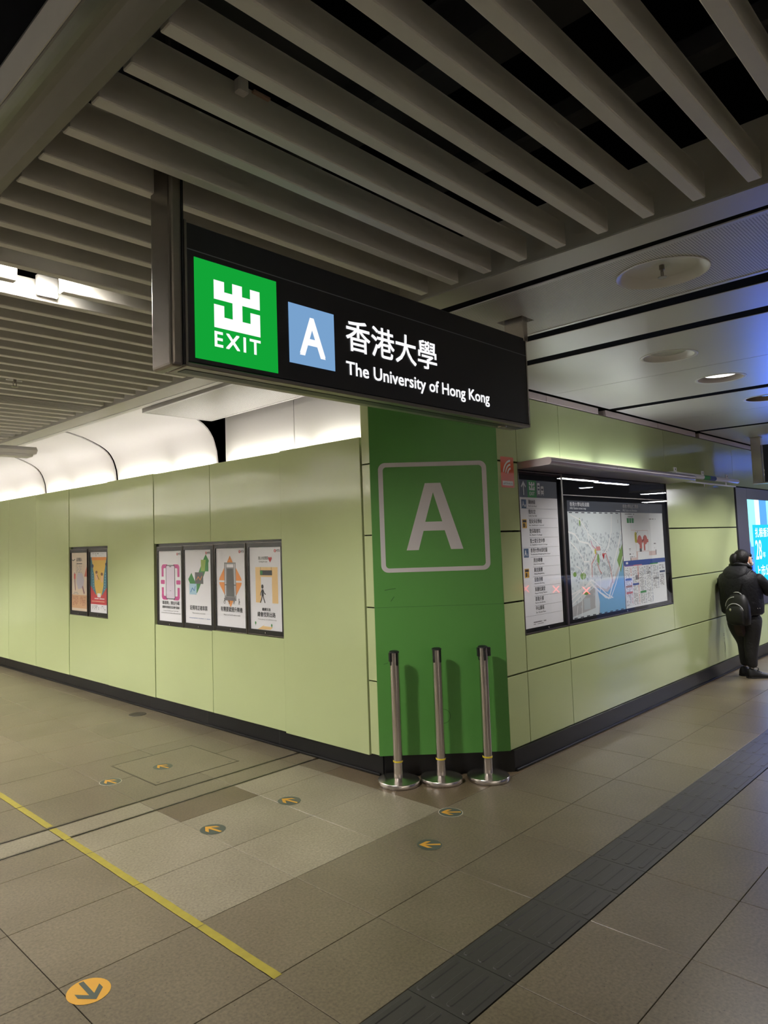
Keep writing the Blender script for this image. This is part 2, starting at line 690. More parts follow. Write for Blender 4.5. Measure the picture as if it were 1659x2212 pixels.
# recessed access cover with steel rim
FR = mat('cover_rim', (88, 82, 72), rough=0.35, metal=0.7)
bm = bmesh.new()
cx0, cx1, cy0, cy1 = -1.12, -0.42, 1.65, 2.292
for r in ((cx0, cx1, cy0, cy0 + 0.008), (cx0, cx1, cy1 - 0.008, cy1), (cx0, cx0 + 0.008, cy0, cy1), (cx1 - 0.008, cx1, cy0, cy1)):
    add_box(bm, r[0], r[1], r[2], r[3], -0.01, 0.0014)
link('cover_rim', bm2me(bm, 'cover_rim'), FR, floor)
cv = link('cover_plate', bm2me((lambda b: (add_box(b, cx0 + 0.011, cx1 - 0.011, cy0 + 0.011, cy1 - 0.011, -0.01, 0.001), b)[1])(bmesh.new()), 'cover_plate'), TILE, floor)
for xx in (cx0 + 0.05, cx1 - 0.05):
    for yy in (cy0 + 0.05, cy1 - 0.05):
        lathe('cover_screw', [(0.011, 0.0), (0.011, 0.0022), (0.004, 0.0026)], (xx, yy, 0.0005), STEELD, floor, n=10)
lathe('drain_lid', [(0.085, 0.0005), (0.083, 0.003), (0.06, 0.0035), (0.055, 0.002)], (-0.174, 3.62, 0), mat('dark_lid', (52, 46, 40), rough=0.5), floor, n=24)

# ================================================================== LEFT WALL (plane x = 0, receding along +y)
wall_left = struct(box('wall_left', 0.03, 0.05, 0.70, 13.6, 0.10, 2.30, JOINT))
ZB, ZT = 0.137, 2.345
YJ = [0.70, 1.594, 2.587, 3.569, 4.56, 5.55, 6.544, 7.512, 8.49, 9.47, 10.45, 11.43, 12.41, 13.4]


def lpanel(y0, y1, z0, z1, off=0.0):
    bm = bmesh.new()
    add_box(bm, -off, 0.026, y0 + 0.003, y1 - 0.003, z0, z1, 0.0025, 2)
    return link('panel', bm2me(bm, 'panel'), ENAMEL, wall_left)


for i in range(len(YJ) - 1):
    y0, y1 = YJ[i], YJ[i + 1]
    if i in (1, 2):
        lpanel(y0, y1, ZB, 0.850 if i == 2 else 0.858)
        lpanel(y0, y1, 1.645, ZT)
    elif i == 4:
        lpanel(y0, y1, ZB, 0.848)
        lpanel(y0, y1, 1.645, ZT)
    else:
        lpanel(y0, y1, ZB - (0.008 if i == 0 else 0), ZT + (0.006 if i in (0, 3) else 0.0), 0.006)
# baseboards
bl = struct(box('baseboard_left', 0.018, 0.06, 0.60, 13.6, 0, 0.14, BLACKST))
box('skirting_ledge', 0.002, 0.02, 0.62, 13.6, 0, 0.018, BLACKST, bl, 0.004)
for k in range(1, 13):
    box('skirting_joint', 0.0172, 0.019, 0.70 + k - 0.001, 0.70 + k + 0.001, 0.018, 0.137, mat('grey_joint', (70, 70, 70), 0.6), bl)
br = struct(box('baseboard_right', 0.68, 25, -0.018, 0.04, 0, 0.14, BLACKST))
box('skirting_ledge', 0.69, 25, -0.032, -0.016, 0, 0.018, BLACKST, br, 0.004)
bc = struct(prism('baseboard_corner', [(0.03, 0.597), (0.681, -0.018), (0.74, 0.0), (0.74, 0.1), (0.12, 0.64), (0.03, 0.66)], 'z', 0, 0.139, BLACKST))

# white cove above the left wall: flat boards near the column, curved shells beyond
for (y0, y1, z1) in ((0.705, 1.548, 2.80), (1.556, 2.505, 2.80)):
    box('cove_board', 0.125, 0.14, y0, y1, 2.27, z1, COVEM, wall_left, 0.003)
prof = [(0.108, 2.27), (0.100, 2.354), (0.086, 2.476), (0.066, 2.545), (0.050, 2.588), (0.022, 2.635), (-0.008, 2.672), (-0.050, 2.706), (-0.105, 2.738),
        (-0.18, 2.772), (-0.245, 2.797), (-0.307, 2.82), (-0.453, 2.856), (-0.62, 2.885), (-0.80, 2.905), (-0.93, 2.915)]


def shell(y0, y1):
    bm = bmesh.new()
    rows = []
    for off in (0.0, 0.012):
        for y in (y0, y1):
            r = []
            for i, (x, z) in enumerate(prof):
                a = prof[max(0, i - 1)]
                b = prof[min(len(prof) - 1, i + 1)]
                tx, tz = b[0] - a[0], b[1] - a[1]
                L = math.hypot(tx, tz)
                r.append(bm.verts.new((x + off * tz / L, y, z - off * tx / L)))
            rows.append(r)
    n = len(prof)
    for i in range(n - 1):
        bm.faces.new([rows[0][i], rows[0][i + 1], rows[1][i + 1], rows[1][i]])
        bm.faces.new([rows[2][i], rows[3][i], rows[3][i + 1], rows[2][i + 1]])
        bm.faces.new([rows[0][i], rows[2][i], rows[2][i + 1], rows[0][i + 1]])
        bm.faces.new([rows[1][i], rows[1][i + 1], rows[3][i + 1], rows[3][i]])
    bm.faces.new([rows[0][0], rows[1][0], rows[3][0], rows[2][0]])
    bm.faces.new([rows[0][-1], rows[2][-1], rows[3][-1], rows[1][-1]])
    return link('cove_shell', bm2me(bm, 'cove_shell', True), COVEM, wall_left)


for (y0, y1) in ((2.60, 4.50), (4.555, 6.46), (6.515, 8.42), (8.475, 10.38), (10.435, 12.34), (12.4, 13.6)):
    shell(y0, y1)
TUBE_C = emis('cove_lamp', (255, 249, 246), L_COVE)
for (y0, y1) in ((0.74, 1.28), (1.40, 2.44), (2.66, 3.30), (3.42, 4.44), (4.62, 5.6), (5.72, 6.4), (6.6, 7.4), (7.5, 8.36), (8.55, 9.4), (9.5, 10.3), (10.5, 12.2)):
    lathe('cove_lamp', [(0.010, y0), (0.010, y1)], (0.052, 0, 2.332), TUBE_C, wall_left, n=8, axis='y')
for yy in (2.55, 4.527, 6.487):
    box('cove_bracket', 0.03, 0.10, yy - 0.055, yy + 0.015, 2.335, 2.353, COVEM, wall_left)

# ================================================================== CORNER COLUMN (chamfered face with the exit letter)
A0, B0 = Vector((0, 0.613, 0)), Vector((0.665, 0, 0))
DIR = (B0 - A0).normalized()
NRM = DIR.cross(Z3)          # points out to the concourse
NRM = NRM if NRM.dot(Vector((-1, -1, 0))) > 0 else -NRM
CW = (B0 - A0).length
wall_corner = struct(prism('wall_corner', [(0.035, 0.64), (0.69, 0.035), (0.72, 0.3), (0.3, 0.7), (0.035, 0.70)], 'z', 0.1, 2.9, JOINT))
ROWS = [0.137, 0.638, 1.144, 1.647, 2.150, 2.70]
for a, b in zip(ROWS, ROWS[1:]):
    # the pale returns either side of the printed face
    bm = bmesh.new()
    add_box(bm, 0.001, 0.03, 0.616, 0.692, a + 0.004, b - 0.004, 0.002)
    link('panel', bm2me(bm, 'panel'), ENAMEL, wall_corner)
ya = [A0 + NRM * 0.0 + DIR * 0.0, B0]
prism('printed_face', [(0.0, 0.613), (0.665, 0.0), (0.69, 0.022), (0.022, 0.636)], 'z', 0.137, 2.70, VINYL, wall_corner)
pc = Print(A0, DIR, Z3)
if pc.n.dot(NRM) < 0:
    pc.n = -pc.n


def rr_pts(a0, a1, b0, b1, r, n=7):
    out = []
    for cx, cy, t in ((a1 - r, b0 + r, -90), (a1 - r, b1 - r, 0), (a0 + r, b1 - r, 90), (a0 + r, b0 + r, 180)):
        for i in range(n + 1):
            q = math.radians(t + 90 * i / n)
            out.append((cx + r * math.cos(q), cy + r * math.sin(q)))
    return out


pc.ring(rr_pts(0.056, 0.823, 1.383, 2.152, 0.05), rr_pts(0.089, 0.790, 1.412, 2.121, 0.025), VINYLW, 0.0012)
pc.build('letter_border', wall_corner)
pc2 = Print(A0, DIR, Z3)
pc2.n = pc.n
# capital A: two legs and the crossbar
pc2.poly([(0.383, 2.002), (0.438, 2.002), (0.438, 1.937), (0.376, 1.730), (0.362, 1.667), (0.323, 1.534), (0.238, 1.534)], VINYLW, 0.0012)
pc2.poly([(0.438, 2.002), (0.493, 2.002), (0.637, 1.534), (0.550, 1.534), (0.511, 1.667), (0.496, 1.730), (0.438, 1.937)], VINYLW, 0.0012)
pc2.poly([(0.362, 1.667), (0.511, 1.667), (0.496, 1.730), (0.376, 1.730)], VINYLW, 0.0012)
pc2.build('exit_letter', wall_corner)
SCUFF = mat('scuff_mark', (38, 82, 26), rough=0.5)
pc3 = Print(A0, DIR, Z3)
pc3.n = pc.n
o_ = [(0.452 + 0.047 * math.cos(q * PI / 12), 0.39 + 0.049 * math.sin(q * PI / 12)) for q in range(24)]
i_ = [(0.452 + 0.044 * math.cos(q * PI / 12), 0.39 + 0.046 * math.sin(q * PI / 12)) for q in range(24)]
pc3.ring(o_, i_, SCUFF, 0.0006)
pc3.line([(0.075, 1.262), (0.11, 1.268), (0.15, 1.272)], 0.004, SCUFF)
pc3.line([(0.115, 1.185), (0.13, 1.205), (0.138, 1.215)], 0.004, SCUFF)
pc3.line([(0.05, 0.755), (0.08, 0.765)], 0.003, SCUFF)
pc3.rect(0.0, CW, 1.1425, 1.1445, SCUFF, 0.0004)
pc3.build('scuff_mark', wall_corner)

# ================================================================== RIGHT WALL (plane y = 0, receding along +x)
wall_right = struct(box('wall_right', 0.69, 25, 0.075, 0.10, 0.10, 2.9, JOINT))
RX = [0.665, 0.931, 1.579, 3.748, 5.905]


def rpanel(x0, x1, z0, z1, g=0.004):
    bm = bmesh.new()
    add_box(bm, x0 + g * 0.8, x1 - g * 0.8, 0.0, 0.074, z0 + g * 1.4, z1 - g * 1.4, 0.002)
    return link('panel', bm2me(bm, 'panel'), ENAMEL, wall_right)


for a, b in zip(ROWS[:-1], ROWS[1:-1]):
    rpanel(0.665, 0.931, a, b)
rpanel(0.665, 0.931, 2.15, 2.653)
for x0, x1 in ((0.931, 1.579), (1.579, 3.748), (3.748, 5.905), (5.905, 8.06), (8.06, 10.2), (10.2, 12.4), (12.4, 14.6), (14.6, 17), (17, 20), (20, 23)):
    rpanel(x0, x1, 2.15, 2.653, 0.003)
rpanel(0.931, 1.579, 0.137, 0.638)
rpanel(0.931, 1.579, 0.638, 0.898)
rpanel(1.579, 3.748, 0.638, 0.898)
rpanel(1.579, 5.905, 0.137, 0.638)
for a, b in zip(ROWS[1:4], ROWS[2:5]):
    rpanel(3.748, 5.905, a, b)
for x0, x1 in ((5.905, 6.9), (6.9, 9.5), (9.5, 11.8)):
    rpanel(x0, x1, 0.137, 0.645)
for x0, x1 in ((11.8, 14), (14, 17), (17, 20), (20, 23)):
    rpanel(x0, x1, 0.137, 2.15)
# pale strip between the wall panels and the ceiling
for x0, x1 in ((0.72, 1.40), (1.405, 2.30), (2.45, 3.62), (3.625, 4.68), (4.80, 7.0), (7.1, 9.2), (9.3, 24)):
    box('ceiling_strip', x0, x1, -0.004, 0.07, 2.655, 2.708, PINK, wall_right, 0.002)
rp = right_print(-0.0005)
DK = mat('keyhole_dark', (44, 52, 30), rough=0.6)
for r0, r1 in ((0.0, 1.0),):
    arc = [(5.17 + 0.03 * math.sin(q), 0.29 + 0.062 * math.cos(q)) for q in [PI * i / 10 for i in range(11)]]
    arc2 = [(5.17 + 0.018 * math.sin(q), 0.29 + 0.058 * math.cos(q)) for q in [PI * i / 10 for i in range(11)]]
    for i in range(10):
        rp.poly([arc[i], arc[i + 1], arc2[i + 1], arc2[i]], DK, 0.0008)
    rp.rect(5.16, 5.20, 0.435, 0.440, DK)
    rp.rect(5.16, 5.20, 0.418, 0.423, DK)
    rp.rect(5.175, 5.19, 0.385, 0.392, DK)
rp.build('access_slot', wall_right)

# ================================================================== CEILING
ceiling = struct(box('ceiling', -7, 26, -9, 14, 3.45, 3.5, VOID))
ZC = 2.72
# slats
bm = bmesh.new()
add_box(bm, 0, 1.745, 0, 0.042, 0, 0.092, 0.003)
SLAT = bm2me(bm, 'slat')
SLAT.materials.append(SLATM)


def slat_piece(x0, x1, y):
    bm = bmesh.new()
    add_box(bm, x0, x1, y, y + 0.042, ZC, ZC + 0.092, 0.003)
    return link('slat', bm2me(bm, 'slat'), SLATM, ceiling)


for k in range(-8, 70):
    y = -2.150 + 0.1675 * k
    if k in (14, 34, 54, 74):
        slat_piece(-2.86, -2.565, y)
        slat_piece(-2.374, -1.115, y)
        continue
    if 2.43 < y < 2.60:
        continue
    link('slat', SLAT, None, ceiling, (-2.86, y, ZC))
# white plate standing in for the patch of light on the next slat
box('light_patch', -2.43, -2.33, 0.335, 0.358, 2.735, 2.83, PANELW, ceiling, 0.006)
for n_ in range(4):  # first lamp is the station's; the farther ones are added to brighten the passage
    yl = 0.16 + 3.35 * n_
    lathe('lamp_can', [(0.075, 2.96), (0.075, 2.826), (0.070, 2.826), (0.066, 2.95), (0.0, 2.952)], (-2.47, yl, 0), VOID, ceiling, n=24, cap=False)
    lathe('lamp_lens', [(0.0, 2.90), (0.060, 2.90)], (-2.47, yl, 0), emis('slat_lamp', (252, 248, 242), 20.0), ceiling, n=24, cap=False)
    spot('slat_lamp_beam', (-2.47, yl, 2.824), L_SLAT * (1 if n_ == 0 else 1.5), (252, 248, 242), 155 if n_ == 0 else 135, 0.5, 0.11, ceiling)
# slot diffuser set between the slats
for j in range(5):
    box('diffuser_blade', -2.86, -1.10, 2.455 + 0.038 * j, 2.463 + 0.038 * j, 2.715, 2.76, mat('diffuser_metal', (190, 186, 178), 0.4), ceiling)
# edge beams either side of the slats
t1 = struct(prism('trim_1', [(-1.055, 2.718), (-0.895, 2.718), (-0.895, 2.735), (-1.038, 2.735), (-1.038, 2.95), (-1.055, 2.95)], 'y', -8.5, 13.5, TRIMM))
prism('edge_lip', [(-1.072, 2.7165), (-1.05, 2.7165), (-1.05, 2.724), (-1.068, 2.724)], 'y', -8.5, 13.5, TRIMM, t1)
prism('cove_angle', [(-0.886, 2.716), (-0.838, 2.716), (-0.838, 2.722), (-0.88, 2.722), (-0.88, 2.80), (-0.886, 2.80)], 'y', 1.0, 13.5, PANELW, t1)
prism('groove_shade', [(-0.836, 2.75), (-0.70, 2.75), (-0.70, 2.755), (-0.836, 2.755)], 'y', 0.2, 2.30, mat('groove_grey', (86, 88, 88), 0.5), t1)  # grey strip stands in for the half-lit shade inside this gap
pts = [(-2.868, 2.72), (-2.872, 2.716), (-2.90, 2.716)]
for i in range(9):
    q = i / 8
    pts.append((-2.905 - 0.115 * q, 2.718 + 0.014 * math.sin(q * PI)))
pts += [(-3.024, 2.72), (-3.024, 2.815), (-2.95, 2.815), (-2.95, 2.98), (-2.885, 2.98), (-2.868, 2.80)]
t2 = struct(prism('trim_2', pts, 'y', -8.5, 13.5, BEAMM))
box('beam_edge', -3.028, -3.0245, -8.5, 13.5, 2.722, 2.815, SLATM, t2)
# dark services seen above the slats
for i, (x0, x1, y0, y1, z0, z1) in enumerate([(-1.9, -1.72, -4, 10, 3.1, 3.3), (-2.75, -2.6, -4, 10, 3.12, 3.2), (-2.86, -1.1, -1.15, -1.02, 3.2, 3.32),
                                            (-2.86, -1.1, -0.6, -0.54, 3.0, 3.06), (-2.86, -1.1, -2.0, -1.94, 3.02, 3.08), (-1.45, -1.35, -4, 10, 3.0, 3.08)]):
    box('duct', x0, x1, y0, y1, z0, z1, DUCT, ceiling, 0.01)
box('cable_tag', -2.57, -2.537, -1.338, -1.3135, 2.772, 2.812, mat('tag_white', (240, 234, 228), 0.6), ceiling, 0.004)
box('cable_tag', -2.51, -2.455, -1.325, -1.3135, 2.800, 2.806, mat('tag_pink', (180, 150, 130), 0.6), ceiling)


# metal ceiling boards with round openings
def cplate(name, x0, x1, y0, y1, m, holes=(), sq=(), poly=None):
    """tray panel: flat field with a turned-up rim, round and square openings cut through"""
    bm = bmesh.new()
    if poly:
        add_prism(bm, poly, 'z', ZC, ZC + 0.03)
    else:
        add_box(bm, x0, x1, y0, y1, ZC, ZC + 0.03, 0.003)
    o = link(name, bm2me(bm, name), m, ceiling)
    cut = bmesh.new()
    for (hx, hy, r) in holes:
        add_lathe(cut, [(r, ZC - 0.1), (r, ZC + 0.1)], (hx, hy, 0), 40)
    for (a, b, c, d) in sq:
        add_box(cut, a, b, c, d, ZC - 0.1, ZC + 0.1)
    if holes or sq:
        co = link('cutter', bm2me(cut, 'cutter'), m)
        md = o.modifiers.new('cut', 'BOOLEAN')
        md.operation = 'DIFFERENCE'
        md.solver = 'EXACT'
        md.object = co
        bpy.context.view_layer.update()
        me = bpy.data.meshes.new_from_object(o.evaluated_get(bpy.context.evaluated_depsgraph_get()))
        o.modifiers.clear()
        o.data = me
        bpy.data.objects.remove(co)
    else:
        cut.free()
    return o


XLF = lambda y: -0.797 + 0.0258 * y        # the perforated boards run very slightly out of square
XRF = lambda y: -0.122 + 0.029 * y
cplate('perforated_panel', 0, 0, 0, 0, PERFM, holes=((-0.52, -1.615, 0.18),), sq=((-0.49, -0.37, -0.915, -0.765),),
       poly=[(XLF(-4) + 0.012, -4), (XRF(-4) - 0.012, -4), (XRF(2.45) - 0.012, 2.45), (XLF(2.45) + 0.012, 2.45)])
for F_, w0, w1 in ((XLF, -0.002, 0.024), (XRF, -0.024, 0.002)):
    prism('panel_rim', [(F_(-4) + w0, -4), (F_(-4) + w1, -4), (F_(2.452) + w1, 2.452), (F_(2.452) + w0, 2.452)], 'z', 2.7175, 2.755, PANELM, ceiling)
box('panel_rim', XLF(2.45), XRF(2.45), 2.448, 2.466, 2.7175, 2.755, PANELM, ceiling)
cplate('panel', -0.033, 0.355, -2.7, 0.2, PANELM)
cplate('panel', 0.475, 1.470, -2.7, -0.012, PANELM, holes=((0.985, -1.085, 0.15),))
cplate('panel', 1.474, 2.50, -2.7, -0.012, PANELM, holes=((1.975, -1.085, 0.15),))
cplate('panel', 2.64, 3.63, -2.7, -0.012, PANELM, holes=((3.14, -1.085, 0.15),))
cplate('panel', 3.634, 4.68, -2.7, -0.012, PANELM, holes=((4.15, -1.085, 0.15),))
x = 4.80
for i in range(9):
    hs = ((x + 0.5, -1.085, 0.15), (x + 1.56, -1.085, 0.15)) if i < 2 else ()
    cplate('panel', x, x + 1.02, -2.7, -0.012, PANELM, holes=hs[:1], sq=((5.885, 5.98, -0.335, -0.205),) if i == 1 else ())
    cplate('panel', x + 1.024, x + 2.06, -2.7, -0.012, PANELM, holes=hs[1:], sq=((5.885, 5.98, -0.335, -0.205),) if i == 0 else ())
    x += 2.18
# black strips close the gaps, standing in for their deep shade
prism('gap_shade', [(-0.895, -4), (XLF(-4), -4), (XLF(0.2), 0.2), (-0.895, 0.2)], 'z', 2.7225, 2.76, VOID, ceiling)
prism('gap_shade', [(XRF(-4), -4), (-0.033, -4), (-0.033, 0.55), (XRF(0.55), 0.55)], 'z', 2.7225, 2.76, VOID, ceiling)
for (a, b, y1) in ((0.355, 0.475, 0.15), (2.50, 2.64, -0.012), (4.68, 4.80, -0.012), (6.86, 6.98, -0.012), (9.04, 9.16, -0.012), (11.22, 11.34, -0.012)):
    box('gap_shade', a - 0.0, b + 0.0, -2.7, y1, 2.7225, 2.76, VOID, ceiling)
# unseen lamps added behind the camera to lift the foreground light
HLM = emis('added_hall_glow', (255, 246, 232), L_HALL_FILL)
for (a, b, c, d) in ((-6.2, -4.8, -5.0, -4.85), (-6.2, -4.8, -0.6, -0.45), (-3.0, -1.6, -7.2, -7.05), (0.5, 1.9, -6.0, -5.85), (3.5, 4.9, -6.0, -5.85)):
    box('added_hall_light', a, b, c, d, 2.98 if a < -1.5 else 2.70, 3.0 if a < -1.5 else 2.718, HLM, ceiling)

WASH = emis('wash_fill', (255, 246, 236), L_WASH_FILL)  # unseen strips added to wash the back wall and bounce light at the slats
for (a, b) in ((-6.4, -4.6), (-4.2, -2.4), (-2.0, -0.2)):
    box('added_washer', a, b, -8.62, -8.54, 2.96, 2.98, WASH, ceiling)
    box('added_shield', a, b, -8.53, -8.50, 2.80, 3.0, VOID, ceiling)  # added board blocks their direct light into the hall

# ================================================================== THE REST OF THE HALL (behind and beside the camera)
WGREY = mat('far_wall_enamel', (205, 203, 196), rough=0.4)
struct(box('wall_back', -7, 1.0, -9.0, -8.9, 0, 3.5, mat('back_wall_enamel', (214, 210, 200), 0.4)))
struct(box('wall_back', 1.0, 26, -9.0, -8.9, 0, 3.5, mat('far_wall_dark', (70, 70, 72), 0.4)))
struct(box('wall_far_left', -7, -6.9, -9, 14, 0, 3.5, WGREY))
struct(box('wall_far_right', 25.9, 26, -9, 0.1, 0, 3.5, WGREY))
struct(box('wall_passage_end', -7, 0.1, 13.6, 13.7, 0, 3.5, WGREY))
wo = struct(box('wall_opposite', -4.3, -4.2, 1.8, 13.6, 0, 2.345, mat('opposite_enamel', (205, 204, 196), 0.2)))
box('cove_board', -4.42, -4.40, 1.8, 13.6, 2.2, 2.86, COVEM, wo)
prism('cove_board', [(-4.40, 2.86), (-3.1, 2.95), (-3.1, 2.965), (-4.41, 2.875)], 'y', 1.8, 13.6, COVEM, wo)
TUBE_O = emis('opposite_lamp', (255, 249, 246), L_OPP)
for k in range(7):
    lathe('cove_lamp', [(0.014, 1.9 + 1.65 * k), (0.014, 3.4 + 1.65 * k)], (-4.34, 0, 2.330), TUBE_O, wo, n=8, axis='y')

# ================================================================== HANGING EXIT SIGN
sg = thing('hanging_sign', 'backlit black hanging sign with green exit panel reading The University of Hong Kong', 'sign', (-1.47, -0.84, 2.166))
SGB = mat('sign_black', (26, 27, 31), rough=0.35)
YF = -0.897
box('sign_body', -2.452, -0.436, -0.893, -0.787, 2.172, 2.618, SGB, sg, 0.003)
box('bottom_rail', -2.456, -0.432, YF - 0.003, -0.783, 2.156, 2.170, STEELD, sg, 0.002)
box('rail_groove', -2.44, -0.44, -0.862, -0.818, 2.1545, 2.157, BLACKP, sg)
for x0, x1 in ((-2.460, -2.451), (-0.440, -0.431)):
    box('edge_frame', x0, x1, YF - 0.002, -0.783, 2.160, 2.622, STEELD if x0 < -1 else CHROME, sg, 0.001)
box('hanger_post', -2.512, -2.467, -0.900, -0.780, 2.150, 3.3, STEELD, sg, 0.012, 3)
box('post_gasket', -2.467, -2.460, -0.895, -0.785, 2.160, 2.80, BLACKP, sg)
box('hanger_post', -0.450, -0.404, -0.895, -0.785, 2.60, 3.3, STEEL, sg, 0.004)
lathe('end_latch', [(0.0, 2.148), (0.02, 2.148), (0.024, 2.156)], (-0.60, -0.84, 0), STEELD, sg, n=14, cap=False)
p = right_print(YF + 0.003)
p.line([(-2.45, 2.532), (-0.44, 2.526)], 0.0035, mat('sign_line', (120, 124, 128), 0.4), 0.0004)
p.build('divider_line', sg)
LGREEN = emis('lit_green', (18, 165, 55), 0.95 * L_SIGN)
LBLUE = emis('lit_blue', (122, 164, 208), 0.95 * L_SIGN)
LWHITE = emis('lit_white', (250, 250, 252), 1.02 * L_SIGN)
p = right_print(YF + 0.003)
p.rect(-2.424, -2.089, 2.188, 2.512, LGREEN, 0.0006)
p.build('exit_panel', sg)
p = right_print(YF + 0.003)
p.rect(-2.036, -1.812, 2.237, 2.453, LBLUE, 0.0006)
p.build('letter_panel', sg)


def exit_glyph(p, a0, a1, b0, b1, m, d):
    """the exit character: two stacked open trays crossed by a stem"""
    sx, sy = (a1 - a0) / 0.187, (b1 - b0) / 0.160
    X = lambda v: a0 + v * sx
    Y = lambda v: b1 - v * sy
    P = [(0, 0.002), (0.041, 0.002), (0.041, 0.036), (0.073, 0.036), (0.073, 0), (0.113, 0), (0.113, 0.036), (0.146, 0.036), (0.146, 0.002), (0.187, 0.002),
         (0.187, 0.066), (0.113, 0.066), (0.113, 0.121), (0.146, 0.121), (0.146, 0.083), (0.187, 0.083), (0.187, 0.160), (0, 0.160), (0, 0.081), (0.040, 0.081), (0.040, 0.121), (0.073, 0.121),
         (0.073, 0.066), (0, 0.066)]
    q = [(X(a), Y(b)) for a, b in P]
    # convex pieces
    R = lambda x0, x1, y0, y1: p.rect(X(x0), X(x1), Y(y1), Y(y0), m, d)
    R(0, 0.041, 0.002, 0.036); R(0.146, 0.187, 0.002, 0.036); R(0, 0.187, 0.036, 0.066)
    R(0.073, 0.113, 0.0, 0.036); R(0.073, 0.113, 0.066, 0.121)
    R(0, 0.040, 0.083, 0.121); R(0.146, 0.187, 0.083, 0.121); R(0, 0.187, 0.121, 0.160)


p = right_print(YF + 0.003)
exit_glyph(p, -2.351, -2.164, 2.300, 2.458, LWHITE, 0.0012)
p.build('exit_symbol', sg)
p = right_print(YF + 0.003)
p.text('EXIT', -2.351, -2.164, 2.237, 2.288, LWHITE, 0.0012, 0.03, 1.3)
p.build('exit_lettering', sg)
for (tx_, bx_, bo_) in (('A', (-1.987, -1.861, 2.272, 2.416), 0.026), ('香港大學', (-1.750, -1.187, 2.330, 2.455), 0.015), ('The University of Hong Kong', (-1.754, -0.788, 2.219, 2.288), 0.023)):
    p = right_print(YF + 0.003)
    p.text(tx_, *bx_, LWHITE, 0.0012, bo_)
    p.build('lettering', sg)

# second hanging sign further along, end-on to the passage
s2 = thing('hanging_sign', 'far grey-blue hanging sign on a steel post beyond the person', 'sign', (5.94, -1.1, 2.17))
box('hanger_post', 5.905, 5.972, -0.325, -0.215, 2.165, 3.2, STEEL, s2, 0.005)
box('sign_body', 5.90, 5.985, -1.28, -0.345, 2.18, 2.62, mat('sign_navy', (40, 44, 60), 0.3), s2, 0.003)
box('edge_frame', 5.895, 5.99, -0.345, -0.335, 2.172, 2.625, CHROME, s2, 0.001)
box('bottom_rail', 5.885, 5.995, -1.28, -0.22, 2.158, 2.176, CHROME, s2, 0.002)

# ================================================================== QUEUE POSTS
base_prof = [(0.0, 0.0), (0.136, 0.0), (0.1365, 0.004), (0.139, 0.006), (0.139, 0.026), (0.136, 0.030), (0.10, 0.0345), (0.036, 0.0385), (0.030, 0.041), (0.028, 0.046)]
for i, (fx, fy, lab, hh, rz) in enumerate((((-0.126), 0.338, 'steel queue post on the left of three before the green column', 0.868, 0.5),
                                           (0.093, 0.162, 'steel queue post in the middle of three before the green column', 0.875, 0.75),
                                           (0.324, -0.04, 'steel queue post on the right of three, with a belt clip sticking out', 0.878, 0.15))):
    d = Vector((fx - CAMP.x, fy - CAMP.y, 0)).normalized()
    c = Vector((fx, fy, 0)) + d * 0.139
    t = thing('queue_post', lab, 'queue post', (c.x, c.y, 0), 'queue posts before the green column')
    lathe('rubber_foot', [(0.0, -0.0), (0.136, 0.0), (0.136, 0.004), (0.0, 0.004)], (c.x, c.y, 0), BLACKP, t, n=40, cap=False)
    lathe('base', base_prof[1:], (c.x, c.y, 0.0015), STEEL, t, n=56)
    lathe('pole', [(0.0305, 0.04), (0.0305, hh - 0.008)], (c.x, c.y, 0), STEEL, t, n=32)
    lathe('cap', [(0.0, hh + 0.002), (0.022, hh + 0.002), (0.0325, hh - 0.003), (0.0335, hh - 0.010), (0.031, hh - 0.012)], (c.x, c.y, 0), BLACKP, t, n=28, cap=False)
    lathe('yellow_band', [(0.0308, 0.142), (0.0325, 0.143), (0.0325, 0.152), (0.0308, 0.153)], (c.x, c.y, 0), YELLOWB, t, n=28, cap=False)
    # four cassette slots; some carry a clip
    for q in range(4):
        a = YAW - PI + rz + q * PI / 2
        ca, sa = math.cos(a), math.sin(a)
        bm = bmesh.new()
        add_prism(bm, [(-0.0085, hh - 0.012), (0.0085, hh - 0.012), (0.0085, hh - 0.088), (0.005, hh - 0.094), (-0.005, hh - 0.094), (-0.0085, hh - 0.088)], 'x', 0.0275, 0.0318)
        bm.transform(Matrix.Translation((c.x, c.y, 0)) @ Matrix.Rotation(a, 4, 'Z'))
        link('belt_slot', bm2me(bm, 'belt_slot'), BLACKP, t)
        clip = {0: (3,), 1: (), 2: (1,)}[i]
        if q in clip or (i == 2 and q == 3):
            bm = bmesh.new()
            add_box(bm, 0.031, 0.052 if i == 2 and q == 1 else 0.040, -0.012, 0.012, hh - 0.070, hh - 0.010, 0.003)
            bm.transform(Matrix.Translation((c.x, c.y, 0)) @ Matrix.Rotation(a, 4, 'Z'))
            link('belt_clip', bm2me(bm, 'belt_clip'), BLACKP, t)

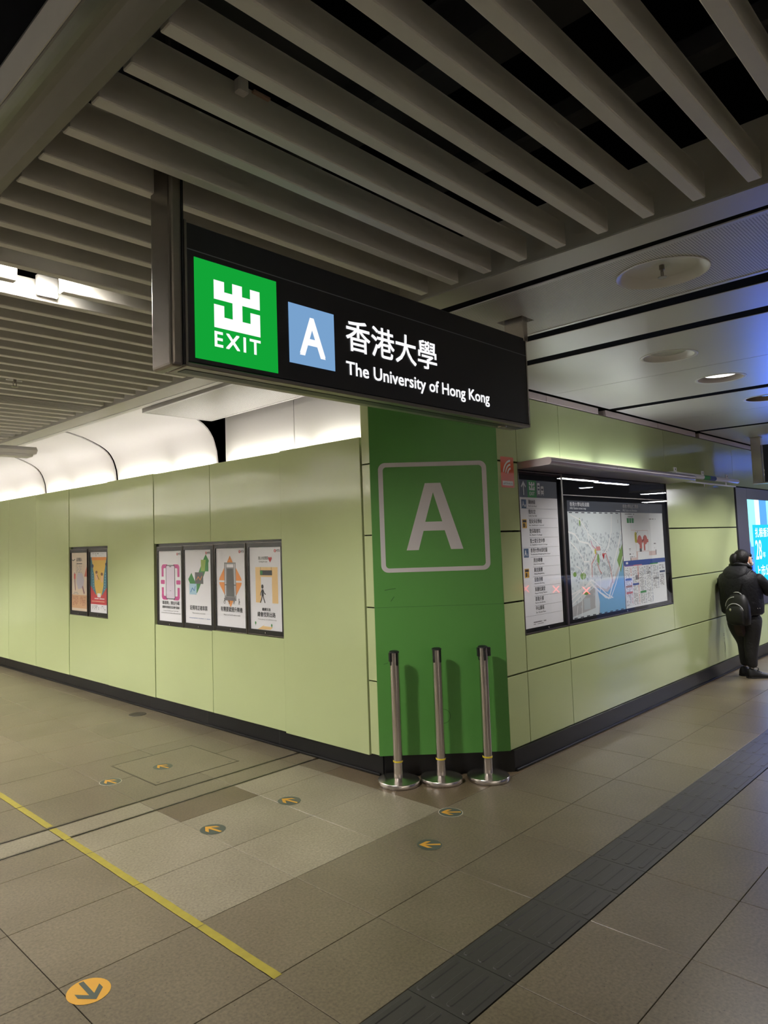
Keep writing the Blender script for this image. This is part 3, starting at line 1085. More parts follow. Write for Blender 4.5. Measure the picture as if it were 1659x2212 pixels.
# ================================================================== POSTER CASES IN THE LEFT WALL
PINKM = mat('print_magenta', (196, 62, 140), 0.6)
GRN = mat('print_green', (46, 138, 62), 0.6)
GRN2 = mat('print_lime', (160, 190, 90), 0.6)
ORG = mat('print_orange', (234, 150, 76), 0.6)
SAND = mat('print_sand', (236, 200, 140), 0.6)
INK = mat('print_ink', (40, 42, 52), 0.6)
INKG = mat('print_grey', (118, 118, 124), 0.6)
REDP = mat('print_red', (196, 52, 62), 0.6)
SKYB = mat('print_sky', (168, 206, 226), 0.6)
NAVY = mat('print_navy', (40, 62, 104), 0.6)
LIL = mat('print_lilac', (226, 214, 232), 0.6)
STG = mat('print_mid_grey', (150, 152, 156), 0.6)
STEELB0 = mat('print_faint_blue', (150, 160, 196), 0.6)
DKG = mat('print_dark_grey', (96, 98, 102), 0.6)


def logo(p, a, b, s):
    p.disc(a + s * 0.5, b + s * 0.5, s * 0.5, REDP, 0.0012, 16)
    p.rect(a + s * 0.43, a + s * 0.57, b + s * 0.12, b + s * 0.88, PAPER, 0.0016)
    p.rect(a + s * 0.25, a + s * 0.75, b + s * 0.44, b + s * 0.56, PAPER, 0.0016)
    p.text('MTR', a + s * 1.15, a + s * 2.9, b + s * 0.1, b + s * 0.9, INK, 0.0012, 0.02)


def poster_1(p, W, H):
    for sx in (-1, 1):
        for sy in (-1, 1):
            c = lambda x, y: (W / 2 + sx * x, H * 0.555 + sy * y)
            p.poly([c(0.055, 0.172), c(0.135, 0.172), c(0.150, 0.165), c(0.163, 0.148), c(0.163, 0.052), c(0.125, 0.052), c(0.125, 0.128), c(0.118, 0.135), c(0.055, 0.135)], PINKM, 0.0006)
        q = lambda x: W / 2 + sx * x
        a, b = sorted((q(0.105), q(0.178)))
        p.rrect(a, b, H * 0.555 - 0.02, H * 0.555 + 0.02, 0.01, PINKM, 0.0008)
    p.rrect(W / 2 - 0.084, W / 2 + 0.084, H * 0.555 - 0.165, H * 0.555 + 0.165, 0.02, INK, 0.0010)
    p.rrect(W / 2 - 0.075, W / 2 + 0.075, H * 0.555 - 0.157, H * 0.555 + 0.157, 0.015, LIL, 0.0014)
    p.rect(W / 2 - 0.02, W / 2 + 0.02, H * 0.555 + 0.146, H * 0.555 + 0.153, INK, 0.0018)
    p.rect(W / 2 - 0.012, W / 2 + 0.012, H * 0.555 - 0.085, H * 0.555 - 0.081, INKG, 0.0018)
    p.text('事故時，掃出行碼', 0.055, W - 0.055, 0.158, 0.196, INK, 0.001, 0.03)
    p.text('讀實時車務狀況及替代路線', 0.055, W - 0.055, 0.122, 0.148, INK, 0.001, 0.025)
    p.text('In case of incident, scan Travel code', 0.075, W - 0.075, 0.095, 0.106, INK, 0.001)
    p.text('to read real-time service status and alternative routes', 0.035, W - 0.035, 0.074, 0.086, INK, 0.001)


def poster_2(p, W, H):
    # a big tick, with three tickets lying on it
    p.poly([(0.05, 0.405), (0.105, 0.465), (0.165, 0.385), (0.215, 0.305), (0.20, 0.285), (0.17, 0.262), (0.135, 0.285)], GRN, 0.0006)
    p.poly([(0.165, 0.385), (0.215, 0.305), (0.235, 0.33), (0.395, 0.575), (0.345, 0.635), (0.315, 0.60)], GRN, 0.0006)
    p.rect(0.265, 0.385, 0.480, 0.585, GRN2, 0.0010)
    p.poly([(0.385, 0.48), (0.385, 0.585), (0.345, 0.585), (0.325, 0.48)], GRN, 0.0012)
    p.rect(0.165, 0.30, 0.365, 0.470, DKG, 0.0012)
    p.line([(0.19, 0.40), (0.22, 0.43), (0.25, 0.40), (0.28, 0.435)], 0.008, ORG, 0.0016)
    p.rect(0.07, 0.19, 0.265, 0.365, SKYB, 0.0014)
    p.line([(0.09, 0.285), (0.12, 0.325), (0.15, 0.30), (0.17, 0.34)], 0.009, mat('print_blue', (60, 120, 190), 0.6), 0.0018)
    p.text('記得用正確車票', 0.075, W - 0.075, 0.122, 0.166, INK, 0.001, 0.03)
    p.text('Please use the correct ticket', 0.115, W - 0.11, 0.090, 0.102, INK, 0.001)
    rowmarks(p, 0.06, W - 0.03, 0.044, 0.056, 1, STEELB0, 21, 0.9)


def poster_3(p, W, H):
    cx, cy = W * 0.475, H * 0.575
    for sy in (-1, 1):
        for sx in (-1, 1):
            p.poly([(cx + sx * 0.08, cy + sy * 0.008), (cx + sx * 0.165, cy + sy * 0.008), (cx + sx * 0.160, cy + sy * 0.028), (cx + sx * 0.08, cy + sy * 0.125)], ORG, 0.0006)
        p.poly([(cx - 0.042, cy + sy * 0.165), (cx + 0.042, cy + sy * 0.165), (cx, cy + sy * 0.225)], ORG, 0.0006)
    p.rect(cx - 0.085, cx + 0.085, cy - 0.165, cy + 0.165, STG, 0.0010)
    p.poly([(cx - 0.045, cy + 0.11), (cx + 0.045, cy + 0.11), (cx + 0.055, cy - 0.13), (cx - 0.055, cy - 0.13)], DKG, 0.0014)
    p.rect(cx - 0.05, cx + 0.05, cy + 0.122, cy + 0.15, PAPER, 0.0014)
    p.poly([(cx - 0.085, cy - 0.165), (cx + 0.085, cy - 0.165), (cx + 0.065, cy - 0.135), (cx - 0.065, cy - 0.135)], INKG, 0.0016)
    for s in (-1, 1):
        p.line([(cx + s * 0.07, cy - 0.12), (cx + s * 0.066, cy + 0.15)], 0.008, PAPER, 0.0016)
    p.line([(cx - 0.08, cy - 0.03), (cx - 0.05, cy - 0.03)], 0.006, INK, 0.0018)
    p.line([(cx + 0.05, cy - 0.03), (cx + 0.08, cy - 0.03)], 0.006, INK, 0.0018)
    # four pictograms: wheelchair, stick, pram, family
    y = 0.205
    for k, xx in enumerate((0.115, 0.185, 0.25, 0.325)):
        p.disc(xx, y + 0.036, 0.0055, INK, 0.001, 10)
        p.line([(xx, y + 0.028), (xx + 0.003, y + 0.012)], 0.008, INK)
        if k == 0:
            p.ring([(xx + 0.014 * math.cos(a * PI / 8), y + 0.006 + 0.014 * math.sin(a * PI / 8)) for a in range(16)],
                   [(xx + 0.010 * math.cos(a * PI / 8), y + 0.006 + 0.010 * math.sin(a * PI / 8)) for a in range(16)], INK, 0.001)
        else:
            p.line([(xx, y + 0.012), (xx - 0.006, y - 0.008)], 0.005, INK)
            p.line([(xx + 0.002, y + 0.012), (xx + 0.010, y - 0.008)], 0.005, INK)
            p.line([(xx - 0.002, y + 0.024), (xx - 0.014 if k == 1 else xx + 0.014, y + 0.01)], 0.004, INK)
    p.text('有需要就搭升降機', 0.055, W - 0.055, 0.128, 0.172, INK, 0.001, 0.03)
    p.text('Please use the lift when in need', 0.10, W - 0.09, 0.096, 0.108, INK, 0.001)


def poster_4(p, W, H):
    p.text('關心你我需要', 0.12, 0.245, 0.572, 0.600, INK, 0.001, 0.01)
    p.text('Caring for you', 0.125, 0.235, 0.548, 0.564, INK, 0.001, 0.01)
    hx, hy = 0.272, 0.572
    p.poly([(hx, hy - 0.022), (hx + 0.024, hy + 0.008), (hx + 0.018, hy + 0.024), (hx + 0.006, hy + 0.022), (hx, hy + 0.012), (hx - 0.006, hy + 0.022), (hx - 0.018, hy + 0.024), (hx - 0.024, hy + 0.008)][::-1], REDP, 0.001)
    p.rect(0.075, 0.365, 0.432, 0.512, SAND, 0.0006)
    p.rect(0.075, 0.145, 0.220, 0.432, SAND, 0.0006)
    p.rect(0.29, 0.365, 0.220, 0.432, SAND, 0.0006)
    p.line([(0.145, 0.512), (0.145, 0.484)], 0.003, INK, 0.001)
    p.line([(0.285, 0.512), (0.285, 0.484)], 0.003, INK, 0.001)
    p.rect(0.138, 0.294, 0.446, 0.486, INK, 0.0012)
    p.rect(0.142, 0.170, 0.450, 0.482, GRN, 0.0016)
    # walking figure
    p.disc(0.165, 0.352, 0.015, INK, 0.0012, 16, 0.018)
    p.poly([(0.155, 0.330), (0.178, 0.330), (0.180, 0.275), (0.152, 0.275)], INK, 0.0012)
    p.line([(0.175, 0.322), (0.188, 0.298), (0.205, 0.290)], 0.008, INK, 0.0012)
    p.line([(0.157, 0.322), (0.142, 0.298), (0.138, 0.280)], 0.008, INK, 0.0012)
    p.line([(0.160, 0.275), (0.150, 0.245), (0.135, 0.222)], 0.011, INK, 0.0012)
    p.line([(0.172, 0.275), (0.182, 0.248), (0.195, 0.222)], 0.011, INK, 0.0012)
    p.text('繼續前進', 0.155, 0.265, 0.155, 0.180, INK, 0.001, 0.025)
    p.text('總會找到出路', 0.092, W - 0.092, 0.105, 0.146, INK, 0.001, 0.03)
    p.text('Keep going, you will find a way', 0.10, W - 0.08, 0.078, 0.090, INK, 0.001)
    p.poly([(0.09, 0.0), (0.19, 0.045), (0.165, 0.03), (0.29, 0.028), (0.26, 0.005)], SAND, 0.0006)
    for xx, yy in ((0.065, 0.045), (0.275, 0.035)):
        p.line([(xx, yy - 0.014), (xx, yy)], 0.003, INK, 0.001)
        p.disc(xx, yy + 0.006, 0.009, GRN, 0.001, 10, 0.013)


def rowmarks(p, a0, a1, b0, b1, rows, m, seed, fill=0.7):
    rnd = random.Random(seed)
    h = (b1 - b0) / rows
    for r in range(rows):
        y = b1 - (r + 1) * h
        a = a0
        while a < a1:
            wd = rnd.uniform(0.004, 0.02)
            if rnd.random() < fill:
                p.rect(a, min(a + wd, a1), y + h * 0.2, y + h * 0.75, m, 0.0009)
            a += wd + rnd.uniform(0.001, 0.004)


def poster_5(p, W, H):
    BE = mat('print_beige', (222, 206, 186), 0.6)
    BR = mat('print_tan', (206, 164, 124), 0.6)
    p.rect(0, W, 0.0, H, BE, 0.0004)
    p.rect(0, W, 0.03, 0.185, BR, 0.0008)
    p.poly([(W, 0.40), (W, 0.565), (W - 0.03, 0.51), (W - 0.09, 0.40)], mat('print_brick', (186, 92, 70), 0.6), 0.0008)
    p.poly([(0.15, 0.44), (0.28, 0.44), (0.33, 0.36), (0.30, 0.27), (0.17, 0.25), (0.12, 0.33)], mat('print_mist', (198, 192, 204), 0.6), 0.0008)
    p.line([(0.075, 0.44), (0.08, 0.36), (0.095, 0.24)], 0.018, mat('print_mauve', (140, 96, 104), 0.6), 0.001)
    p.line([(0.29, 0.28), (0.33, 0.21)], 0.03, mat('print_mauve', (140, 96, 104), 0.6), 0.001)
    p.rect(0.06, 0.10, 0.37, 0.43, REDP, 0.0012)
    p.line([(0.01, 0.595), (0.04, 0.585), (0.09, 0.60)], 0.01, INK, 0.001)
    p.text('品港藝人', 0.13, 0.28, 0.575, 0.62, INK, 0.001, 0.02)
    rowmarks(p, 0.135, 0.28, 0.54, 0.56, 1, INK, 4, 0.9)
    rowmarks(p, 0.13, 0.26, 0.44, 0.53, 5, STG, 5, 0.6)
    rowmarks(p, 0.04, 0.18, 0.19, 0.22, 2, STG, 6, 0.8)
    rowmarks(p, 0.03, 0.17, 0.06, 0.17, 6, mat('print_rust', (170, 110, 84), 0.6), 7, 0.7)
    rowmarks(p, 0.22, 0.37, 0.06, 0.17, 6, mat('print_rust', (170, 110, 84), 0.6), 8, 0.7)


def poster_6(p, W, H):
    YL = mat('print_yellow', (226, 190, 92), 0.6)
    BL = mat('print_teal', (66, 128, 148), 0.6)
    p.rect(0, W, 0.09, 0.62, BL, 0.0004)
    p.poly([(0, 0.09), (W, 0.09), (W, 0.30), (W * 0.7, 0.20), (W * 0.3, 0.20), (0, 0.30)], REDP, 0.0006)
    p.poly([(0.03, 0.62), (W - 0.02, 0.62), (W - 0.06, 0.50), (W - 0.09, 0.42), (W - 0.10, 0.30), (W * 0.65, 0.19), (W * 0.36, 0.19), (0.10, 0.30), (0.09, 0.42), (0.06, 0.50)], YL, 0.0008)
    p.rect(0.03, W - 0.03, 0.585, 0.62, ORG, 0.001)
    for k, (xx, yy) in enumerate(((0.15, 0.40), (0.28, 0.38))):
        p.disc(xx, yy, 0.028, mat('print_peach', (230, 188, 150), 0.6), 0.0012, 14, 0.045)
        p.disc(xx, yy + 0.05, 0.028, mat('print_brown', (120, 76, 52), 0.6), 0.0014, 12, 0.018)
    p.line([(0.16, 0.42), (0.21, 0.37)], 0.012, mat('print_brown', (120, 76, 52), 0.6), 0.0016)
    for k in range(7):
        p.disc(0.05 + 0.006 * k, 0.44 - 0.03 * k, 0.007, SKYB, 0.0012, 8)
        p.disc(W - 0.05 - 0.004 * k, 0.44 - 0.03 * k, 0.007, SKYB, 0.0012, 8)
    p.disc(0.05, 0.52, 0.03, NAVY, 0.001, 12, 0.022)
    p.disc(W - 0.03, 0.54, 0.026, NAVY, 0.001, 12, 0.018)
    p.rect(0.17, 0.25, 0.17, 0.215, PAPER, 0.0012)
    rowmarks(p, 0.10, 0.34, 0.145, 0.165, 1, PAPER, 12, 0.85)
    rowmarks(p, 0.03, 0.34, 0.115, 0.132, 1, mat('print_peach', (230, 188, 150), 0.6), 13, 0.9)
    rowmarks(p, 0.04, W - 0.03, 0.03, 0.08, 3, STG, 14, 0.4)
    rowmarks(p, 0.06, W - 0.1, 0.63, 0.67, 2, STG, 15, 0.25)


def poster_case(yL, yR, z0, z1, py0, py1, pz0, pz1, art, label, group, paperm=None):
    """black framed glazed case set flush in the wall; yL is the left (far) edge as seen"""
    t = thing('poster_case', label, 'poster', (0.01, (yL + yR) / 2, z0), group)
    bm = bmesh.new()
    D0, D1 = 0.004, 0.024
    add_box(bm, D0, D1, yR, yL, z0, pz0, 0.001)
    add_box(bm, D0, D1, yR, yL, pz1, z1, 0.001)
    add_box(bm, D0, D1, py0, yL, pz0, pz1)
    add_box(bm, D0, D1, yR, py1, pz0, pz1)
    link('frame', bm2me(bm, 'frame'), BLACKF, t)
    bm = bmesh.new()
    for (a, b, c, d) in ((yR, yL, z0 - 0.004, z0), (yR, yL, z1, z1 + 0.003), (yL, yL + 0.003, z0, z1), (yR - 0.003, yR, z0, z1)):
        add_box(bm, 0.001, 0.02, a, b, c, d)
    link('edge_strip', bm2me(bm, 'edge_strip'), STEELD, t)
    W, H = py0 - py1, pz1 - pz0
    p = left_print(0.016, py0, pz0)
    p.rect(0, W, 0, H, paperm or PAPER, 0.0)
    art(p, W, H)
    if paperm is None:
        logo(p, W - 0.095, H - 0.045, 0.026)
    p.build('poster', t)
    box('glass_pane', 0.006, 0.0075, yR, yL, z0, z1, GLASS, t)
    lathe('lock', [(0.0, -0.001), (0.0055, -0.001), (0.0055, 0.006)], (0.0, (yL + yR) / 2, z0 + 0.018), CHROME, t, n=12, axis='x', cap=False)
    return t


niche = box('niche_back', 0.0255, 0.0295, 1.60, 3.566, 0.85, 1.645, BLACKF, wall_left)
box('niche_back', 0.0255, 0.0295, 4.563, 5.547, 0.85, 1.645, BLACKF, wall_left)
G4 = 'glazed poster cases in the green wall'
poster_case(3.529, 3.068, 0.848, 1.612, 3.508, 3.090, 0.893, 1.572, poster_1, 'poster of a phone framed by magenta brackets in a black wall case', G4)
poster_case(3.047, 2.557, 0.856, 1.615, 3.035, 2.601, 0.899, 1.577, poster_2, 'poster of three tickets on a green tick in a black wall case', G4)
poster_case(2.535, 2.081, 0.866, 1.621, 2.524, 2.096, 0.903, 1.583, poster_3, 'poster of a lift with orange arrows in a black wall case', G4)
poster_case(2.059, 1.598, 0.870, 1.622, 2.038, 1.620, 0.908, 1.585, poster_4, 'poster of a black walking figure in a sand doorway in a wall case', G4)
poster_case(5.530, 5.080, 0.852, 1.612, 5.514, 5.092, 0.899, 1.577, poster_5, 'beige and tan poster in the left of two far wall cases', G4, PAPER)
poster_case(5.035, 4.575, 0.858, 1.612, 5.018, 4.602, 0.902, 1.579, poster_6, 'yellow, teal and red poster in the right of two far wall cases', G4, PAPER)

# ================================================================== DIRECTORY AND MAP CASES IN THE RIGHT WALL
HDR = mat('header_navy', (34, 45, 62), 0.4)
SHEET = mat('sheet_white', (240, 241, 246), 0.5)
SIGNG = mat('sign_green', (44, 150, 74), 0.5)
WHT = mat('print_white', (236, 238, 240), 0.5)
STEELB = mat('print_steel_blue', (76, 104, 140), 0.5)
YLB = mat('print_amber', (226, 178, 62), 0.5)
box('niche_back', 0.934, 3.745, 0.055, 0.07, 0.90, 2.148, BLACKF, wall_right)
NEARBLK = mat('case_black', (12, 13, 16), 0.6, spec=0.1)

dt = thing('directory_board', 'tall white directory board of places headed by a green exit mark', 'sign', (1.25, 0.03, 0.9))
box('case', 0.934, 1.574, 0.016, 0.05, 0.902, 2.097, NEARBLK, dt, 0.002)
bm = bmesh.new()
for (a, b, c, d) in ((0.932, 0.937, 0.9, 2.097), (1.566, 1.576, 0.9, 2.097), (0.932, 1.576, 0.898, 0.904), (0.932, 1.576, 2.086, 2.091)):
    add_box(bm, a, b, -0.002, 0.016, c, d)
link('edge_strip', bm2me(bm, 'edge_strip'), STEELD, dt)
p = right_print(0.0155, 0.96, 0.933)
W, H = 0.563, 1.096
p.rect(0, W, 0, H, SHEET, 0.0)
p.rect(0, W, 0.965, H, HDR, 0.0006)
p.rect(0.118, 0.248, 0.965, H, SIGNG, 0.0010)
exit_glyph(p, 0.143, 0.225, 1.020, 1.082, WHT, 0.0014)
p.text('EXIT', 0.146, 0.222, 0.982, 1.008, WHT, 0.0014, 0.02)
p.line([(0.063, 0.985), (0.063, 1.065)], 0.013, WHT, 0.0012)
p.line([(0.035, 1.045), (0.063, 1.078), (0.091, 1.045)], 0.013, WHT, 0.0012)
# minibus and taxi seen from the front
for (a, b, h_) in ((0.262, 0.302, 0.085), (0.313, 0.358, 0.062)):
    p.rrect(a, b, 0.994, 0.994 + h_, 0.010, WHT, 0.0012)
    p.rect(a + 0.007, b - 0.007, 1.022, 1.036, HDR, 0.0016)
    if h_ > 0.08:
        p.rect(a + 0.007, b - 0.007, 1.048, 1.060, HDR, 0.0016)
    for xx in (a + 0.003, b - 0.011):
        p.rect(xx, xx + 0.008, 0.984, 0.994, WHT, 0.0012)
    p.disc(a + 0.009, 1.008, 0.004, HDR, 0.0016, 8)
    p.disc(b - 0.009, 1.008, 0.004, HDR, 0.0016, 8)
ROWD = [('薄扶林道', 'Pok Fu Lam Road', 0, 0.100, 0.885), ('陸佑堂', 'Loke Yew Hall', 0, 0.098, 0.812), ('聖安多尼學校', "St. Anthony's School", 0, 0.185, 0.740),
        ('聖保羅書院', "St. Paul's College", 0, 0.155, 0.667), ('聖士提反堂中學', "St. Stephen's Church College", 0, 0.215, 0.593),
        ('香港大學本部校園', 'The University of Hong Kong Main Campus', 0, 0.245, 0.522), ('周亦卿樓', 'Chow Yei Ching Building', 1, 0.13, 0.448),
        ('黃克競樓', 'Haking Wong Building', 1, 0.125, 0.376), ('鈕魯詩樓', 'Knowles Building', 1, 0.12, 0.304), ('黃麗松講堂', 'Rayson Huang Theatre', 1, 0.15, 0.232),
        ('邵逸夫樓', 'Run Run Shaw Building', 1, 0.12, 0.161), ('中山廣場', 'Sun Yat-sen Place', 1, 0.12, 0.092)]
for i, (zh, en, ind, wd, yy) in enumerate(ROWD):
    a = 0.122 + 0.036 * ind
    p.text(zh, a, a + wd, yy + 0.030, yy + 0.063, INK, 0.0008, 0.004)
    p.text(en, a, a + wd * 1.12 + len(en) * 0.0004, yy + 0.009, yy + 0.022, INK, 0.0008)
    p.rect(0.012 if i in (0, 4, 11) else 0.115 + 0.03 * ind, W - 0.012, yy - 0.0042, yy - 0.0028, INKG, 0.0008)
for (yy, sub) in ((0.883, '1'), (0.518, '2')):
    p.rect(0.024, 0.092, yy, yy + 0.066, STEELB, 0.001)
    p.text('A', 0.034, 0.064, yy + 0.012, yy + 0.055, WHT, 0.0014, 0.02)
    p.text(sub, 0.070, 0.082, yy + 0.010, yy + 0.028, WHT, 0.0014)
    p.rect(0.024, 0.086, yy - 0.148, yy - 0.082, YLB, 0.001)
    p.rect(0.030, 0.080, yy - 0.105, yy - 0.088, INK, 0.0014)
    p.rect(0.036, 0.056, yy - 0.142, yy - 0.112, INK, 0.0014)
    p.line([(0.066, yy - 0.115), (0.066, yy - 0.130), (0.076, yy - 0.142)], 0.005, INK, 0.0014)
rowmarks(p, 0.115, 0.30, 0.032, 0.046, 1, INKG, 31, 0.9)
rowmarks(p, 0.115, 0.26, 0.020, 0.028, 1, INKG, 32, 0.9)
p.build('directory_sheet', dt)
box('glass_pane', 0.937, 1.567, 0.000, 0.0015, 0.904, 2.095, GLASS, dt)
lathe('lock', [(0.0, -0.002), (0.007, -0.002), (0.007, 0.004)], (1.27, 0, 0.917), CHROME, dt, n=12, axis='y', cap=False)

mt_ = thing('map_board', 'wide glazed board with a station street map and exit table', 'map', (2.67, 0.03, 0.9))
box('case', 1.582, 3.742, 0.016, 0.05, 0.902, 2.097, NEARBLK, mt_, 0.002)
bm = bmesh.new()
for (a, b, c, d) in ((1.580, 1.590, 0.9, 2.097), (3.738, 3.745, 0.9, 2.097), (1.58, 3.745, 0.898, 0.905), (1.58, 3.745, 1.926, 1.933)):
    add_box(bm, a, b, -0.002, 0.016, c, d)
link('edge_strip', bm2me(bm, 'edge_strip'), STEELD, mt_)
LAND = mat('map_land', (216, 226, 229), 0.5)
ROAD = mat('map_road', (238, 240, 240), 0.5)
BLDG = mat('map_block', (186, 198, 204), 0.5)
WATER = mat('map_water', (120, 178, 216), 0.5)
SHORE = mat('map_shore', (206, 200, 196), 0.5)
PARK = mat('map_park', (128, 168, 84), 0.5)
ROUTE = mat('map_route', (206, 130, 128), 0.5)
RX0, RZ0 = 1.68, 0.934
p = right_print(0.0155, RX0, RZ0)
MW, MH = 0.99, 0.865
p.rect(0, MW, 0, MH, LAND, 0.0)
rnd = random.Random(5)
# building blocks following the streets
for k in range(900):
    a, b = rnd.uniform(0.02, 0.97), rnd.uniform(0.05, 0.80)
    if b < 0.30 and a > 0.42 or (b < 0.55 and a > 0.78) or (b > 0.68 and a > 0.35) or (b < 0.30 and rnd.random() < 0.7):
        continue
    s = rnd.uniform(0.004, 0.012)
    q = rnd.uniform(-0.5, 0.5)
    c_, s_ = math.cos(q) * s, math.sin(q) * s
    p.poly([(a - c_ + s_, b - s_ - c_), (a + c_ + s_, b + s_ - c_), (a + c_ - s_, b + s_ + c_), (a - c_ - s_, b - s_ + c_)], BLDG if k % 3 else mat('map_block_dark', (168, 180, 190), 0.5), 0.0006)
p.poly([(0.45, 0.0), (0.49, 0.13), (0.425, 0.25), (0.62, 0.20), (0.76, 0.27), (0.985, 0.48), (MW, 0.50), (MW, 0.0)], SHORE, 0.0007)
p.poly([(0.47, 0.0), (0.485, 0.10), (0.72, 0.06), (0.74, 0.0)], WATER, 0.0009)
p.poly([(0.485, 0.10), (0.445, 0.225), (0.64, 0.175), (0.78, 0.24), (0.985, 0.44), (0.985, 0.0), (0.74, 0.0), (0.72, 0.06)], WATER, 0.0009)
p.poly([(0.0, 0.02), (0.40, 0.06), (0.42, 0.24), (0.30, 0.20), (0.15, 0.13), (0.0, 0.10)], mat('map_estate', (178, 180, 182), 0.5), 0.0008)
p.rect(0.20, 0.31, 0.06, 0.15, BLDG, 0.001)
p.poly([(0.865, 0.44), (0.93, 0.33), (0.985, 0.44), (0.985, 0.58)], PARK, 0.0010)
for (cx, cy, rx, ry) in ((0.50, 0.46, 0.022, 0.05), (0.21, 0.335, 0.05, 0.03), (0.07, 0.355, 0.03, 0.02), (0.20, 0.78, 0.012, 0.035), (0.25, 0.19, 0.04, 0.012), (0.93, 0.53, 0.01, 0.02)):
    p.disc(cx, cy, rx, PARK, 0.0008, 12, ry)
ROADS = [([(0.0, 0.70), (0.10, 0.68), (0.18, 0.62), (0.33, 0.60), (0.40, 0.55), (0.45, 0.50)], 0.014), ([(0.02, 0.62), (0.12, 0.56), (0.20, 0.50), (0.24, 0.45), (0.33, 0.45), (0.36, 0.36)], 0.012),
         ([(0.45, 0.57), (0.36, 0.44), (0.34, 0.27), (0.10, 0.20), (0.0, 0.16)], 0.012), ([(0.34, 0.27), (0.50, 0.18), (0.66, 0.12), (0.80, 0.30)], 0.016), ([(0.0, 0.20), (0.12, 0.22), (0.25, 0.25), (0.34, 0.29)], 0.012),
         ([(0.34, 0.30), (0.44, 0.26), (0.62, 0.16), (0.74, 0.12)], 0.010), ([(0.0, 0.12), (0.22, 0.20), (0.36, 0.25), (0.46, 0.20), (0.60, 0.13), (0.70, 0.12), (0.82, 0.24), (0.985, 0.47)], 0.010),
         ([(0.68, 0.22), (0.80, 0.42), (0.90, 0.56), (0.975, 0.70)], 0.016), ([(0.72, 0.30), (0.86, 0.50), (0.97, 0.64)], 0.010), ([(0.70, 0.56), (0.78, 0.70), (0.80, 0.84)], 0.014), ([(0.58, 0.48), (0.70, 0.56), (0.74, 0.62)], 0.010),
         ([(0.04, 0.84), (0.20, 0.80), (0.33, 0.70), (0.34, 0.62)], 0.010), ([(0.34, 0.68), (0.46, 0.62), (0.56, 0.56)], 0.010), ([(0.50, 0.40), (0.52, 0.26), (0.50, 0.18)], 0.009), ([(0.10, 0.42), (0.16, 0.40), (0.20, 0.36), (0.28, 0.40)], 0.010),
         ([(0.15, 0.0), (0.17, 0.12), (0.16, 0.24)], 0.008), ([(0.06, 0.0), (0.09, 0.10)], 0.006), ([(0.20, 0.26), (0.24, 0.40), (0.30, 0.56)], 0.008), ([(0.40, 0.08), (0.42, 0.24)], 0.006)]
for pts_, wd in ROADS:
    p.line(pts_, wd, ROAD, 0.0012)
p.line([(0.47, 0.515), (0.42, 0.46), (0.375, 0.43), (0.37, 0.32)], 0.010, ROUTE, 0.0016)
p.line([(0.47, 0.43), (0.52, 0.36), (0.55, 0.34)], 0.010, ROUTE, 0.0016)
p.line([(0.58, 0.505), (0.65, 0.505), (0.72, 0.38), (0.755, 0.25)], 0.010, ROUTE, 0.0016)
p.line([(0.38, 0.62), (0.40, 0.58), (0.46, 0.55)], 0.010, mat('map_pink', (206, 140, 170), 0.5), 0.0016)
p.rect(0.47, 0.545, 0.535, 0.57, mat('map_station', (214, 150, 150), 0.5), 0.0018)
p.rect(0.44, 0.463, 0.51, 0.55, mat('map_exit', (206, 196, 70), 0.5), 0.0018)
p.poly([(0.575, 0.50), (0.60, 0.455), (0.625, 0.50)], REDP, 0.002)
p.rect(0.92, 0.925, 0.77, 0.80, INK, 0.0016)
for k in range(9):
    p.rect(0.02 + k * 0.108, 0.075 + k * 0.108, MH - 0.012, MH - 0.004, HDR, 0.0016)
    p.rect(0.02 + k * 0.108, 0.075 + k * 0.108, 0.002, 0.010, HDR, 0.0016)
p.build('street_map', mt_)
p = right_print(0.0155, RX0, RZ0)
p.rect(0.0, 1.965, MH, 0.955, HDR, 0.0004)
p.text('香港大學站街道圖', 0.045, 0.385, 0.908, 0.944, WHT, 0.001, 0.012)
p.text('HKU Station street map', 0.045, 0.325, 0.879, 0.901, WHT, 0.001, 0.008)
p.text('香港大學站出口資料', 1.045, 1.385, 0.905, 0.941, WHT, 0.001, 0.012)
p.text('HKU Station exit information', 1.045, 1.355, 0.875, 0.898, WHT, 0.001, 0.008)
p.rect(0.90, 0.985, 0.881, 0.885, WHT, 0.001)
p.build('board_header', mt_)
p = right_print(0.0155, 2.682, RZ0)
TW = 0.955
p.rect(0, TW, 0, MH, mat('sheet_pale', (240, 245, 246), 0.5), 0.0)
# exit diagram: concourse outline, platforms and exit tags
OUT = mat('print_blush', (226, 206, 200), 0.5)
CORAL = mat('print_coral', (206, 116, 106), 0.5)
p.rect(0.285, 0.575, 0.50, 0.70, OUT, 0.0005)
p.rect(0.29, 0.57, 0.505, 0.695, mat('sheet_pale', (240, 245, 246), 0.5), 0.0007)
for (a0, a1, b0, b1) in ((0.575, 0.75, 0.458, 0.50), (0.15, 0.30, 0.408, 0.45), (0.285, 0.315, 0.28, 0.50), (0.195, 0.20, 0.70, 0.80), (0.195, 0.28, 0.70, 0.705)):
    p.rect(a0, a1, b0, b1, OUT, 0.0006)
p.disc(0.375, 0.61, 0.05, CORAL, 0.001, 16, 0.045)
p.disc(0.50, 0.61, 0.052, CORAL, 0.001, 16, 0.045)
p.rect(0.30, 0.575, 0.585, 0.615, CORAL, 0.001)
p.rect(0.365, 0.42, 0.53, 0.60, CORAL, 0.001)
p.rect(0.46, 0.495, 0.51, 0.59, CORAL, 0.001)
p.rect(0.36, 0.41, 0.50, 0.53, DKG, 0.0014)
p.line([(0.43, 0.575), (0.43, 0.60), (0.47, 0.61), (0.47, 0.64)], 0.006, INK, 0.0016)
